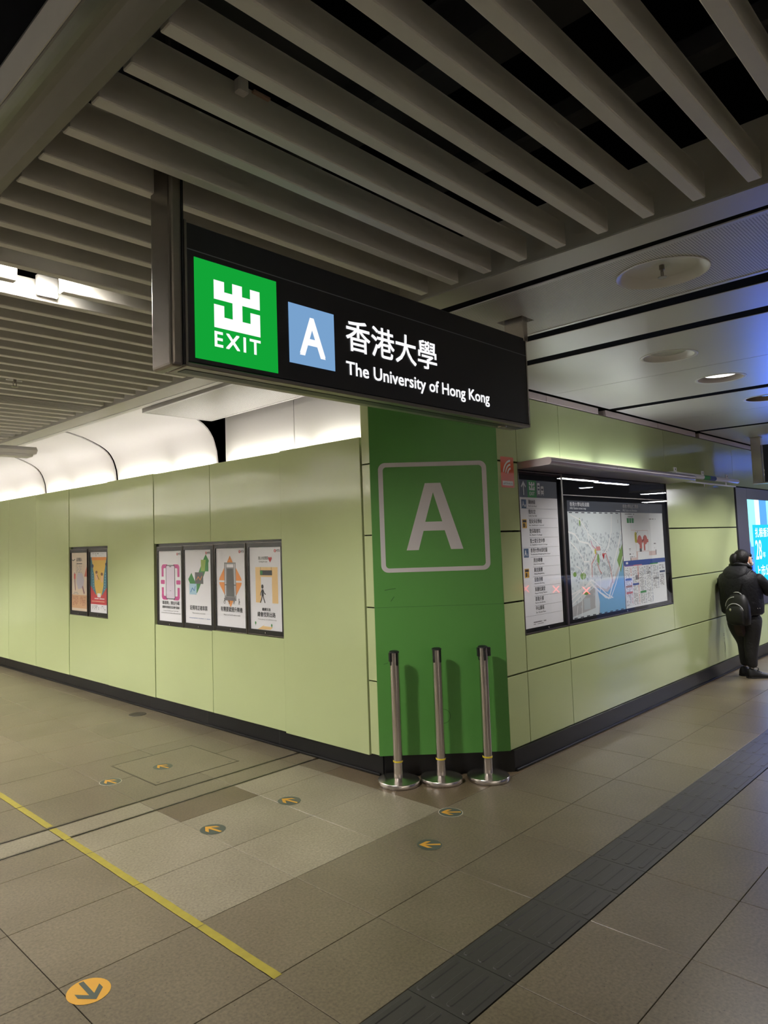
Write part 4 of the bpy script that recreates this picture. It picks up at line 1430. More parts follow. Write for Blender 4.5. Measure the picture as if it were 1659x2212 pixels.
p.rrect(0.265, 0.315, 0.585, 0.685, 0.022, mat('map_exit', (206, 196, 70), 0.5), 0.0012)
p.line([(0.29, 0.60), (0.29, 0.66), (0.34, 0.69)], 0.005, INK, 0.0016)
for (a, b, w_, h_, m) in ((0.115, 0.815 - 0.045, 0.15, 0.045, SIGNG), (0.145, 0.405, 0.018, 0.045, DKG), (0.735, 0.462, 0.018, 0.05, DKG), (0.60, 0.375, 0.06, 0.042, DKG), (0.235, 0.245, 0.07, 0.042, DKG)):
    p.rect(a, a + w_, b, b + h_, m, 0.001)
    p.rect(a + w_ * 0.3, a + w_ * 0.36, b, b + h_, WHT, 0.0014)
    p.rect(a + w_ * 0.62, a + w_ * 0.68, b, b + h_, WHT, 0.0014)
for k, (a0, a1, b0, b1, r) in enumerate(((0.08, 0.30, 0.845, 0.858, 1), (0.14, 0.25, 0.82, 0.835, 1), (0.14, 0.27, 0.795, 0.81, 1), (0.13, 0.17, 0.51, 0.54, 2), (0.13, 0.21, 0.475, 0.495, 1), (0.14, 0.25, 0.452, 0.465, 1),
                                         (0.70, 0.75, 0.56, 0.58, 1), (0.71, 0.75, 0.52, 0.54, 1), (0.56, 0.60, 0.385, 0.40, 1), (0.55, 0.60, 0.33, 0.355, 1), (0.49, 0.60, 0.29, 0.31, 2), (0.30, 0.36, 0.29, 0.305, 1), (0.31, 0.36, 0.25, 0.265, 1), (0.62, 0.78, 0.80, 0.815, 1))):
    rowmarks(p, a0, a1, b0, b1, r, INKG, 60 + k, 0.8)
p.rect(0, TW, 0.384, 0.426, NAVY, 0.0012)
p.rect(0, TW, 0.384, 0.426, mat('print_royal', (52, 84, 160), 0.5), 0.0013)
p.disc(0.075, 0.405, 0.012, WHT, 0.0016, 10)
p.rect(0.04, 0.06, 0.395, 0.415, WHT, 0.0016)
rowmarks(p, 0.14, 0.47, 0.402, 0.418, 1, SKYB, 80, 0.9)
rowmarks(p, 0.14, 0.55, 0.389, 0.398, 1, SKYB, 81, 0.9)
for k, m in enumerate((mat('print_violet', (140, 110, 180), 0.5), mat('print_rose', (206, 130, 150), 0.5), mat('print_royal', (52, 84, 160), 0.5), SIGNG)):
    p.rect(0.01 + 0.19 * k, 0.20 + 0.19 * k, 0.374, 0.384, m, 0.0012)
for c_ in range(5):
    a0 = 0.015 + 0.155 * c_
    rowmarks(p, a0, a0 + 0.10, 0.02 + (0.12 if c_ == 4 else 0), 0.365, 34 - (12 if c_ == 4 else 0), STG, 90 + c_, 0.62)
    rowmarks(p, a0 + 0.115, a0 + 0.135, 0.02 + (0.12 if c_ == 4 else 0), 0.365, 34 - (12 if c_ == 4 else 0), CORAL if c_ < 2 else STEELB, 100 + c_, 0.7)
rowmarks(p, 0.80, 0.90, 0.16, 0.27, 11, INKG, 110, 0.6)
rowmarks(p, 0.80, 0.92, 0.32, 0.365, 3, INKG, 111, 0.4)
for (a, b, m) in ((0.01, 0.248, STEELB), (0.01, 0.185, mat('print_bronze', (170, 130, 100), 0.5)), (0.015, 0.128, CORAL), (0.165, 0.198, mat('print_royal', (52, 84, 160), 0.5)), (0.32, 0.118, SIGNG), (0.64, 0.228, STG), (0.80, 0.285, NAVY)):
    p.rect(a, a + 0.135, b, b + 0.018, m, 0.0016)
p.build('exit_table', mt_)
box('glass_pane', 1.590, 3.738, 0.000, 0.0015, 0.905, 2.095, GLASS, mt_)
lathe('lock', [(0.0, -0.002), (0.007, -0.002), (0.007, 0.004)], (2.668, 0, 0.918), CHROME, mt_, n=12, axis='y', cap=False)

# canopy over the two cases
cn = thing('display_canopy', 'grey metal canopy with rounded nose above the map board', 'canopy', (2.4, 0, 2.1))
nose = [(0.0, 2.150), (-0.245, 2.166)]
for i in range(9):
    q = PI / 2 + PI * i / 8
    nose.append((-0.245 + 0.028 * math.cos(q), 2.138 + 0.028 * math.sin(q)))
nose += [(-0.20, 2.108), (0.0, 2.100)]
prism('canopy_shell', nose, 'x', 0.936, 2.0, CANOPYM, cn, True)
prism('canopy_shell', nose, 'x', 2.004, 3.80, CANOPYM, cn, True)
prism('end_cap', nose, 'x', 0.930, 0.936, CANOPYM, cn, True)
box('reflector', 1.05, 3.5, -0.10, -0.03, 2.155, 2.162, PANELW, cn)
lathe('lamp', [(0.011, 1.25), (0.011, 2.15)], (0, -0.07, 2.176), emis('canopy_lamp', (240, 245, 250), L_CANOPY), cn, n=8, axis='x')
lathe('lamp', [(0.011, 2.25), (0.011, 3.15)], (0, -0.07, 2.176), emis('canopy_lamp', (240, 245, 250), L_CANOPY), cn, n=8, axis='x')

# white batten with brackets beside the canopy
bt = thing('lamp_batten', 'white tubular batten with green and blue label beside the canopy', 'lamp', (4.5, -0.12, 2.15))
WB = mat('batten_white', (238, 238, 242), 0.35)
YB_, ZB_ = -0.12, 2.186
lathe('tube', [(0.0, 3.64), (0.024, 3.645), (0.025, 3.66), (0.025, 5.63), (0.022, 5.645), (0.0, 5.65)], (0, YB_, ZB_), WB, bt, n=20, axis='x', cap=False)
box('rail', 3.815, 5.53, YB_ - 0.014, YB_ + 0.014, 2.116, 2.130, WB, bt, 0.003)
for xx in (3.66, 4.44, 5.24):
    box('bracket', xx - 0.012, xx + 0.06, YB_ - 0.003, YB_ + 0.003, 2.205, 2.252, WB, bt, 0.001)
    lathe('bracket_hole', [(0.009, YB_ - 0.0045), (0.009, YB_ - 0.0031)], (xx + 0.024, 0, 2.232), BLACKP, bt, n=10, axis='y')
    box('bracket_stay', xx, xx + 0.03, YB_, 0.0, 2.205, 2.213, WB, bt)
for xx in (4.2, 5.2):
    box('rail_stay', xx, xx + 0.03, YB_ - 0.004, YB_ + 0.004, 2.125, 2.17, WB, bt)
for (a, b, m) in ((4.45, 4.64, SIGNG), (4.64, 4.83, mat('print_royal', (52, 84, 160), 0.5))):
    lathe('label', [(0.0256, a), (0.0256, b)], (0, YB_, ZB_), m, bt, n=20, axis='x', cap=False)
lathe('ring', [(0.010, YB_ - 0.003), (0.014, YB_), (0.010, YB_ + 0.003)], (4.5, 0, 2.100), WB, bt, n=14, axis='y', cap=False)

# orange radio sticker
st_ = thing('wall_sticker', 'orange wireless signal sticker on pale green wall beside the directory', 'sticker', (0.79, 0, 1.96))
OR2 = mat('sticker_orange', (210, 96, 62), 0.3)
p = right_print(-0.0006, 0.702, 1.960)
p.rrect(0, 0.174, 0, 0.222, 0.012, OR2, 0.0004)
for k, r in enumerate((0.045, 0.072, 0.100)):
    o_ = [(0.135 + (r + 0.008) * math.cos(q), 0.095 + (r + 0.008) * math.sin(q)) for q in [PI * 0.52 + PI * 0.43 * i / 8 for i in range(9)]]
    i_ = [(0.135 + (r - 0.006) * math.cos(q), 0.095 + (r - 0.006) * math.sin(q)) for q in [PI * 0.52 + PI * 0.43 * i / 8 for i in range(9)]]
    for i in range(8):
        p.poly([o_[i], o_[i + 1], i_[i + 1], i_[i]], WHT, 0.001)
p.rect(0.018, 0.155, 0.016, 0.048, WHT, 0.001)
p.text('#MTRWi-Fi', 0.028, 0.145, 0.021, 0.036, INKG, 0.0014)
p.build('sticker', st_)

# ================================================================== LED VIDEO WALL
vw = thing('video_wall', 'glowing cyan and blue video wall in a dark frame beyond the person', 'screen', (8.8, 0, 0.645))
FRM = mat('screen_frame', (66, 66, 84), rough=0.35)
bm = bmesh.new()
add_box(bm, 5.93, 6.362, -0.012, 0.07, 0.648, 2.14, 0.003)
add_box(bm, 6.362, 11.3, -0.012, 0.07, 2.002, 2.14, 0.0)
add_box(bm, 6.362, 11.3, -0.012, 0.07, 0.648, 0.778, 0.0)
add_box(bm, 11.3, 11.7, -0.012, 0.07, 0.648, 2.14, 0.0)
link('frame', bm2me(bm, 'frame'), FRM, vw)
p = right_print(0.02, 6.36, 0.775)
SW, SH = 4.94, 1.228
CY1, CY2, CY3 = emis('led_pale_cyan', (150, 238, 250), 1.25 * L_LED), emis('led_cyan', (40, 205, 235), 1.0 * L_LED), emis('led_blue', (40, 90, 225), 1.1 * L_LED)
CY4, LW = emis('led_sky', (96, 170, 250), 1.0 * L_LED), emis('led_white', (235, 252, 255), 1.3 * L_LED)
p.rect(0, SW, 0, 0.40, CY3, 0.0)
p.rect(0, SW, 0.40, 0.62, CY4, 0.0)
p.rect(0, SW, 0.62, SH, CY1, 0.0)
p.rect(1.45, SW, 0, SH, emis('led_deep_blue', (64, 112, 255), 16 * L_LED), 0.0008)  # unseen part, made far brighter to throw blue on ceiling and floor
p.rect(0.42, 0.62, 0.62, SH, LW, 0.001)
p.rect(0.62, 0.95, 0.62, SH, CY4, 0.001)
# skyline silhouettes
rnd = random.Random(3)
for k in range(8):
    a = 0.0 + k * 0.17
    h_ = rnd.uniform(0.45, 0.72)
    p.rect(a, a + rnd.uniform(0.08, 0.17), 0.30, h_, CY4 if k % 2 else CY3, 0.0012)
p.poly([(0.10, 0.62), (0.16, 0.62), (0.135, 0.72)], CY4, 0.0014)
p.rect(0.128, 0.136, 0.70, 0.86, CY4, 0.0014)
p.rect(0.26, 1.42, 0.16, 0.90, CY2, 0.002)
p.text('扎根香港', 0.36, 1.06, 0.735, 0.86, LW, 0.003, 0.02)
p.text('28', 0.33, 0.60, 0.445, 0.70, LW, 0.003, 0.01)
p.text('年', 0.64, 0.76, 0.46, 0.54, LW, 0.003, 0.01)
p.text('上市公司', 0.30, 1.10, 0.22, 0.37, LW, 0.003, 0.02)
p.build('screen', vw)

# ================================================================== FLOOR STICKERS, TAPE
YEL = mat('sticker_yellow', (190, 141, 46), 0.45, noise=0.05, nscale=30)
DGR = mat('sticker_dark_green', (66, 74, 66), 0.45)
WRIM = mat('sticker_rim', (190, 184, 170), 0.5)


def arrow_sticker(cx, cy, ang, r, label, inv=False, group='round arrow stickers on the floor', rim=False):
    t = thing('floor_sticker', label, 'sticker', (cx, cy, 0), group)
    u = Vector((math.cos(ang), math.sin(ang), 0))
    p = Print((cx, cy, 0.0), u, Z3.cross(u))
    if rim:
        p.disc(0, 0, r * 1.06, WRIM, 0.0006, 32)
    p.disc(0, 0, r, YEL if inv else DGR, 0.0012, 32)
    p.build('disc', t)
    p = Print((cx, cy, 0.0), u, Z3.cross(u))
    m = DGR if inv else YEL
    s = r / 0.075
    p.poly([(-0.066 * s, -0.009 * s), (0.04 * s, -0.009 * s), (0.04 * s, 0.009 * s), (-0.066 * s, 0.009 * s)], m, 0.0018)
    p.poly([(0.064 * s, 0), (0.016 * s, 0.045 * s), (-0.014 * s, 0.045 * s), (0.036 * s, 0)], m, 0.0018)
    p.poly([(0.064 * s, 0), (0.036 * s, 0), (-0.014 * s, -0.045 * s), (0.016 * s, -0.045 * s)], m, 0.0018)
    p.build('arrow', t)


UPL = math.radians(100)       # arrows running on beside the left wall
WST = math.radians(134)       # arrows turning in from the right passage
arrow_sticker(-0.870, 1.975, UPL, 0.071, 'dark round arrow sticker on the steel-rimmed access cover')
arrow_sticker(-1.288, 1.960, UPL, 0.071, 'dark round arrow sticker just left of the access cover', rim=True)
arrow_sticker(-0.705, 0.744, UPL, 0.073, 'dark round arrow sticker on pale tiles, nearer the queue posts')
arrow_sticker(-1.283, 0.736, UPL, 0.073, 'dark round arrow sticker on pale tiles, nearer the yellow tape')
arrow_sticker(-0.198, -0.120, WST, 0.068, 'dark round arrow sticker with pale rim at the light tile corner', rim=True)
arrow_sticker(-0.631, -0.302, WST, 0.066, 'dark round arrow sticker on darker tiles left of the tactile path')
arrow_sticker(-2.432, -0.147, math.radians(-92), 0.078, 'yellow round sticker with dark arrow, nearest the camera', True)
arrow_sticker(-2.475, 0.895, math.radians(-92), 0.078, 'yellow round sticker cut by the left picture edge', True)
tp = thing('floor_tape', 'worn yellow tape line across the floor tiles', 'tape', (-1.92, 1.0, 0))
TAPE = mat('tape_yellow', (146, 134, 46), 0.5, noise=0.22, nscale=25)
edges = [-0.592, -0.078, 0.46, 0.968, 1.232, 1.448, 1.478, 1.945, 2.50, 3.03, 3.56, 4.09]
rnd = random.Random(9)
for a, b in zip(edges, edges[1:]):
    p = Print((0, 0, 0), X3, Y3)
    g0, g1 = rnd.uniform(0.001, 0.006), rnd.uniform(0.001, 0.006)
    if b - a < 0.05:
        continue
    n = 10
    L = [(-1.925 + rnd.uniform(-0.0015, 0.0015), a + g0 + (b - a - g0 - g1) * i / n) for i in range(n + 1)]
    R = [(-1.885 + rnd.uniform(-0.0015, 0.0015), a + g0 + (b - a - g0 - g1) * i / n) for i in range(n + 1)]
    for i in range(n):
        p.poly([L[i], R[i], R[i + 1], L[i + 1]], TAPE, 0.0012)
    p.build('tape_strip', tp)

# ================================================================== CEILING FITTINGS
DL = emis('downlight_lens', (255, 250, 246), 3.0)
RFL = mat('reflector_grey', (120, 112, 106), 0.5)
DOFF = mat('lens_off', (170, 168, 164), 0.3)


def downlight(x, lit, label, y=-1.085, group='round downlights in the boarded ceiling'):
    t = thing('downlight', label, 'ceiling light', (x, y, ZC), group)
    lathe('rim', [(0.148, ZC + 0.002), (0.168, ZC + 0.002), (0.168, ZC - 0.003), (0.162, ZC - 0.005), (0.148, ZC - 0.001)], (x, y, 0), PANELW, t, n=40, cap=False)
    lathe('reflector', [(0.148, ZC), (0.140, ZC + 0.012), (0.112, ZC + 0.027), (0.104, ZC + 0.028)], (x, y, 0), RFL if lit else PANELW, t, n=36, cap=False)
    lathe('lens', [(0.0, ZC + 0.028), (0.105, ZC + 0.028)], (x, y, 0), DL if lit else DOFF, t, n=32, cap=False)
    if lit:
        spot('downlight_beam', (x, y, ZC + 0.022), L_DOWN, (255, 250, 246), 120, 0.5, 0.08, t)


downlight(0.985, False, 'unlit round downlight nearest the hanging exit sign')
downlight(1.975, True, 'lit round downlight, bright white, second from the exit sign')
downlight(4.15, True, 'round downlight outside the picture at the right')
for k in range(2):
    downlight(4.80 + 2.18 * k + 0.5, True, 'lit round downlight %s the far hanging sign' % ('just before', 'well beyond')[k])
    downlight(4.80 + 2.18 * k + 1.56, True, 'lit round downlight %s' % ('just beyond the far hanging sign', 'farthest along the boarded ceiling')[k])
sp = thing('ceiling_speaker', 'round ceiling fitting with dark sprinkler at the right picture edge', 'sprinkler', (3.14, -1.085, ZC))
lathe('rim', [(0.148, ZC + 0.002), (0.172, ZC + 0.002), (0.172, ZC - 0.003), (0.165, ZC - 0.005), (0.148, ZC - 0.001)], (3.14, -1.085, 0), PANELW, sp, n=40, cap=False)
lathe('recess', [(0.148, ZC), (0.146, ZC + 0.06), (0.0, ZC + 0.06)], (3.14, -1.085, 0), mat('recess_tan', (150, 132, 110), 0.5), sp, n=36, cap=False)
lathe('rosette', [(0.0, ZC + 0.02), (0.03, ZC + 0.02), (0.045, ZC + 0.035), (0.05, ZC + 0.058)], (3.14, -1.085, 0), CHROME, sp, n=20, cap=False)


def sprinkler(x, y, z, label):
    t = thing('sprinkler', label, 'sprinkler', (x, y, z), None)
    lathe('rosette', [(0.0, z + 0.0), (0.034, z - 0.002), (0.038, z + 0.004)], (x, y, 0), PANELW, t, n=20, cap=False)
    lathe('nozzle', [(0.011, z), (0.011, z - 0.02), (0.006, z - 0.022), (0.005, z - 0.03)], (x, y, 0), STEELD, t, n=12)
    bm = bmesh.new()
    for s in (-1, 1):
        add_box(bm, x + s * 0.010 - 0.002, x + s * 0.010 + 0.002, y - 0.002, y + 0.002, z - 0.050, z - 0.018)
    add_box(bm, x - 0.012, x + 0.012, y - 0.002, y + 0.002, z - 0.052, z - 0.049)
    link('yoke', bm2me(bm, 'yoke'), STEELD, t)
    lathe('deflector', [(0.0, z - 0.056), (0.018, z - 0.056), (0.019, z - 0.053), (0.0, z - 0.052)], (x, y, 0), STEELD, t, n=16, cap=False)
    return t


bigr = sprinkler(-0.52, -1.615, ZC + 0.036, 'sprinkler head in the large round recess of the perforated ceiling')
lathe('recess', [(0.187, ZC - 0.001), (0.185, ZC - 0.004), (0.174, ZC - 0.001), (0.150, ZC + 0.026), (0.140, ZC + 0.034), (0.0, ZC + 0.036)], (-0.52, -1.615, 0), PANELW, bigr, n=48, cap=False)
s3 = sprinkler(-1.947, 1.93, ZC + 0.01, 'small sprinkler head hanging among the ceiling slats at left')
box('mount_bar', -2.0, -1.90, 1.925, 1.937, ZC - 0.006, ZC + 0.002, PANELW, s3, 0.001)

# grey batten hung across the left passage
lb = thing('lamp_batten', 'pale grey hanging batten at the left picture edge under the slats', 'lamp', (-1.6, 4.24, 2.53))
GB = mat('batten_grey', (226, 222, 224), 0.4)
prism('housing', [(4.13, 2.615), (4.30, 2.615), (4.33, 2.58), (4.30, 2.548), (4.13, 2.548), (4.10, 2.58)], 'x', -2.7, -0.945, GB, lb)
box('lower_rail', -2.7, -0.975, 4.14, 4.29, 2.522, 2.548, GB, lb, 0.003)
for xx in (-2.4, -1.3):
    box('hanger', xx - 0.006, xx + 0.006, 4.225, 4.235, 2.60, 2.82, GB, lb)

# linear lamps of the hall beside the camera: they light the passage and show in the glass
LT = emis('hall_lamp', (250, 250, 255), L_TUBE)
HL = [(8.73, 10.2, -3.82, -3.70), (10.47, 11.98, -3.92, -3.80), (9.42, 9.5, -3.47, -2.97), (11.43, 11.52, -3.26, -2.96), (11.75, 11.88, -4.88, -4.62), (16.1, 16.35, -5.25, -4.6), (21.2, 21.6, -7.3, -6.5)]
HLAB = ('long ceiling lamp along the hall, left one of the bright mirrored pair', 'long ceiling lamp along the hall, right one of the bright mirrored pair', 'short ceiling lamp set crosswise before the bright mirrored pair',
        'short ceiling lamp set crosswise behind the bright mirrored pair', 'short ceiling lamp beyond the bright mirrored pair, nearer the back wall', 'short crosswise ceiling lamp far down the hall', 'farthest crosswise ceiling lamp at the hall end')
for i, (a, b, c, d) in enumerate(HL):
    t = thing('linear_lamp', HLAB[i], 'lamp', ((a + b) / 2, (c + d) / 2, 2.7), 'linear lamps mirrored in the map glass')
    box('housing', a - 0.02, b + 0.02, c - 0.02, d + 0.02, 2.700, 2.719, PANELW, t)
    box('diffuser', a, b, c, d, 2.694, 2.700, LT, t)

# fare gates across the hall: their red crosses show in the directory and map glass
RX_ = emis('gate_red', (255, 60, 50), 7.0)
GATEM = mat('gate_steel', (150, 150, 152), 0.35, 0.8)
for i, (gx, gy, gl) in enumerate(((5.62, -2.76, 'steel fare gate with red cross, farthest from the map board'), (5.68, -2.31, 'steel fare gate with red cross, middle of the three'), (5.60, -1.82, 'steel fare gate with red cross, nearest the map board'))):
    t = thing('fare_gate', gl, 'gate', (gx + 0.6, gy, 0), 'fare gates mirrored in the map glass')
    box('pedestal', gx + 0.01, gx + 1.3, gy - 0.11, gy + 0.11, 0.0, 0.98, GATEM, t, 0.03, 2)
    box('display', gx, gx + 0.01, gy - 0.085, gy + 0.085, 0.76, 0.94, BLACKP, t)
    p = Print((gx - 0.001, gy, 0.85), -Y3, Z3)
    for sx in (-1, 1):
        p.poly([(-0.05 * sx - 0.011, -0.05), (-0.05 * sx + 0.011, -0.05), (0.05 * sx + 0.011, 0.05), (0.05 * sx - 0.011, 0.05)], RX_, 0.0005 + 0.0003 * sx)
    p.build('red_cross', t)

# ================================================================== PERSON leaning by the wall, looking down at a phone
PO = Vector((5.05, -0.25, 0))


def skin_mesh(name, nodes, edges, m, parent, root=0, sub=2, xform=None):
    """nodes: (x, y, z, rx, ry)"""
    bm = bmesh.new()
    lay = bm.verts.layers.skin.verify()
    vs = []
    for i, nd in enumerate(nodes):
        v = bm.verts.new(Vector(nd[:3]) + PO)
        v[lay].radius = (nd[3], nd[4] if len(nd) > 4 else nd[3])
        v[lay].use_root = (i == root)
        vs.append(v)
    for a, b in edges:
        bm.edges.new((vs[a], vs[b]))
    me = bpy.data.meshes.new(name)
    bm.to_mesh(me)
    bm.free()
    o = bpy.data.objects.new(name, me)
    COL.objects.link(o)
    o.modifiers.new('skin', 'SKIN').use_smooth_shade = True
    sd = o.modifiers.new('sub', 'SUBSURF')
    sd.levels = sub
    sd.render_levels = sub
    bpy.context.view_layer.update()
    me2 = bpy.data.meshes.new_from_object(o.evaluated_get(bpy.context.evaluated_depsgraph_get()))
    bpy.data.objects.remove(o)
    for p in me2.polygons:
        p.use_smooth = True
    me2.materials.clear()
    return link(name, me2, m, parent)


def loft(name, rings, m, parent, n=28, closed=True, sub=1):
    """rings: (cx, cy, cz, rx, ry, power) ellipses stacked upward, relative to the person"""
    bm = bmesh.new()
    R = []
    for (cx, cy, cz, rx, ry, pw) in rings:
        r = []
        for i in range(n):
            a = 2 * PI * i / n
            c, s = math.cos(a), math.sin(a)
            c = math.copysign(abs(c) ** pw, c)
            s = math.copysign(abs(s) ** pw, s)
            r.append(bm.verts.new(Vector((cx + rx * c, cy + ry * s, cz)) + PO))
        R.append(r)
    for a, b in zip(R, R[1:]):
        for i in range(n):
            bm.faces.new([a[i], a[(i + 1) % n], b[(i + 1) % n], b[i]])
    if closed:
        bm.faces.new(R[0][::-1])
        bm.faces.new(R[-1])
    me = bm2me(bm, name, False)
    for p in me.polygons:
        p.use_smooth = True
    o = link(name, me, m, parent)
    return o


SKINM = mat('skin', (208, 160, 132), rough=0.5)
JACK = mat('black_jacket', (23, 23, 28), rough=0.6, spec=0.3, noise=0.2, nscale=30, bump=1.0, bscale=26)
TROU = mat('dark_trousers', (34, 33, 34), rough=0.75, noise=0.2, nscale=40, bump=0.9, bscale=30)
HAIRM = mat('black_hair', (20, 18, 18), rough=0.5, spec=0.3, noise=0.3, nscale=60, bump=0.5, bscale=120)
SHOEM = mat('black_shoe', (18, 18, 19), rough=0.6)
MASKM = mat('mask_white', (226, 226, 230), rough=0.6)
person = thing('person', 'person in black jacket and dark trousers with ponytail, looking down beside the video wall', 'person', PO)

# body: one continuous surface from head to feet
N = [(0, 0, 0.74, 0.12, 0.14), (-0.005, 0, 0.90, 0.11, 0.14), (-0.02, 0, 1.04, 0.10, 0.14), (-0.01, 0, 1.13, 0.06, 0.07), (0.02, -0.01, 1.21, 0.045, 0.045),
     (0.045, -0.015, 1.275, 0.068, 0.062), (0.05, -0.016, 1.335, 0.062, 0.058),
     (-0.01, -0.15, 1.075, 0.042), (0.10, -0.225, 0.925, 0.042), (0.24, -0.08, 0.98, 0.028),
     (-0.01, 0.15, 1.075, 0.042), (0.12, 0.20, 0.925, 0.042), (0.26, 0.03, 0.98, 0.028),
     (0.0, -0.085, 0.62, 0.085), (0.01, -0.055, 0.37, 0.06), (0.0, -0.06, 0.10, 0.036), 
     (0.0, 0.085, 0.62, 0.085), (0.055, 0.035, 0.37, 0.055), (0.085, 0.060, 0.10, 0.034)]
N = [tuple(x) if len(x) == 5 else tuple(x) + (x[3],) for x in N]
E_ = [(0, 1), (1, 2), (2, 3), (3, 4), (4, 5), (5, 6), (3, 7), (7, 8), (8, 9), (3, 10), (10, 11), (11, 12), (0, 13), (13, 14), (14, 15), (0, 16), (16, 17), (17, 18)]
skin_mesh('body', N, E_, SKINM, person)


def finger(name, pts, r, parent):
    nd = [(p[0], p[1], p[2], r * (1 - 0.12 * i)) for i, p in enumerate(pts)]
    nd = [t + (t[3],) for t in nd]
    skin_mesh(name, nd, [(i, i + 1) for i in range(len(nd) - 1)], SKINM, parent, 0, 1)


# hands held in front, closed round a phone
for s, hx, hy, hz in ((-1, 0.262, -0.045, 0.995), (1, 0.275, 0.012, 0.995)):
    h = skin_mesh('hand', [(hx - 0.022, hy + s * 0.034, hz - 0.012, 0.024, 0.018), (hx + 0.01, hy + s * 0.018, hz + 0.005, 0.032, 0.016), (hx + 0.035, hy + s * 0.012, hz + 0.022, 0.034, 0.014)], [(0, 1), (1, 2)], SKINM, person, 0, 2)
    for k in range(4):
        oz = 0.030 - 0.019 * k
        L = (0.9, 1.0, 0.95, 0.75)[k]
        finger('finger', [(hx + 0.036, hy + s * 0.014, hz + 0.016 + oz * 0.9), (hx + 0.058 * L + 0.002, hy + s * 0.010, hz + 0.020 + oz), (hx + 0.066 * L, hy - s * 0.008, hz + 0.022 + oz), (hx + 0.058 * L, hy - s * 0.024, hz + 0.022 + oz)], 0.0085, h)
    finger('thumb', [(hx + 0.0, hy + s * 0.012, hz + 0.022), (hx + 0.014, hy + s * 0.002, hz + 0.046), (hx + 0.030, hy - s * 0.010, hz + 0.056)], 0.0095, h)
ph = thing('phone', 'phone held in front of the person in black', 'phone', PO + Vector((0.315, -0.018, 0.98)))
bm = bmesh.new()
add_box(bm, -0.004, 0.004, -0.035, 0.035, -0.05, 0.095, 0.003)
bm.transform(Matrix.Translation(PO + Vector((0.322, -0.018, 1.0))) @ Matrix.Rotation(-0.5, 4, 'Y'))
link('phone_case', bm2me(bm, 'phone_case'), BLACKP, ph)
bm = bmesh.new()
add_box(bm, -0.0045, -0.0041, -0.031, 0.031, -0.044, 0.089)
bm.transform(Matrix.Translation(PO + Vector((0.322, -0.018, 1.0))) @ Matrix.Rotation(-0.5, 4, 'Y'))
link('phone_screen', bm2me(bm, 'phone_screen'), emis('phone_glow', (200, 215, 235), 0.4), ph)

# jacket: padded shell with hood, two sleeves
jk = loft('jacket', [(-0.005, 0.0, 0.690, 0.172, 0.185, 0.9), (-0.005, 0.0, 0.71, 0.186, 0.203, 0.9), (-0.01, 0.0, 0.80, 0.190, 0.212, 0.9), (-0.015, 0.0, 0.90, 0.186, 0.210, 0.9),
                     (-0.025, 0.0, 1.00, 0.178, 0.212, 0.9), (-0.032, 0.0, 1.08, 0.165, 0.206, 0.92), (-0.030, 0.0, 1.135, 0.138, 0.172, 0.95), (-0.018, 0.0, 1.172, 0.102, 0.122, 1.0), (0.0, -0.005, 1.198, 0.078, 0.085, 1.0), (0.005, -0.008, 1.215, 0.070, 0.072, 1.0)], JACK, person)
for s in (-1, 1):
    el = (0.105, -0.235, 0.925) if s < 0 else (0.125, 0.205, 0.925)
    ha = (0.235, -0.085, 0.975) if s < 0 else (0.25, 0.045, 0.975)
    skin_mesh('sleeve', [(-0.02, s * 0.150, 1.115, 0.078, 0.078), (0.02, s * 0.195, 1.05, 0.075, 0.07), (el[0] * 0.75, el[1], 0.975, 0.066, 0.064), (el[0], el[1], el[2] + 0.005, 0.062, 0.060), (el[0] + 0.055, el[1] * 0.82, 0.935, 0.056, 0.054), (ha[0], ha[1], ha[2], 0.042, 0.042)],
              [(0, 1), (1, 2), (2, 3), (3, 4), (4, 5)], JACK, person)
# hood hanging down the back: a soft pouch gathered to a point below, rolled edge at the neck
loft('hood', [(-0.165, 0.0, 1.015, 0.012, 0.02, 1.0), (-0.160, 0.0, 1.04, 0.034, 0.055, 1.0), (-0.145, 0.0, 1.085, 0.052, 0.098, 0.95), (-0.120, 0.0, 1.135, 0.062, 0.128, 0.95), (-0.090, 0.0, 1.175, 0.066, 0.126, 0.95),
              (-0.062, 0.0, 1.205, 0.058, 0.108, 1.0), (-0.045, 0.0, 1.222, 0.040, 0.088, 1.0), (-0.04, 0.0, 1.222, 0.02, 0.06, 1.0)], JACK, person)
tube_pts = [(0.012 + 0.088 * math.cos(q), 0.098 * math.sin(q), 1.205 - 0.035 * math.cos(q)) for q in [PI * (0.12 + 1.76 * i / 20) for i in range(21)]]
HOODTUBE = tube_pts
# trousers
skin_mesh('trousers', [(0.0, 0, 0.74, 0.155, 0.175), (0.0, 0, 0.66, 0.150, 0.168), (0.0, -0.088, 0.56, 0.108, 0.108), (0.012, -0.060, 0.38, 0.082, 0.080), (-0.002, -0.058, 0.22, 0.066, 0.064), (0.002, -0.06, 0.105, 0.050, 0.050),
                      (0.005, 0.085, 0.56, 0.108, 0.108), (0.055, 0.035, 0.38, 0.078, 0.078), (0.07, 0.050, 0.22, 0.062, 0.060), (0.085, 0.058, 0.105, 0.048, 0.048)],
          [(0, 1), (1, 2), (2, 3), (3, 4), (4, 5), (1, 6), (6, 7), (7, 8), (8, 9)], TROU, person)


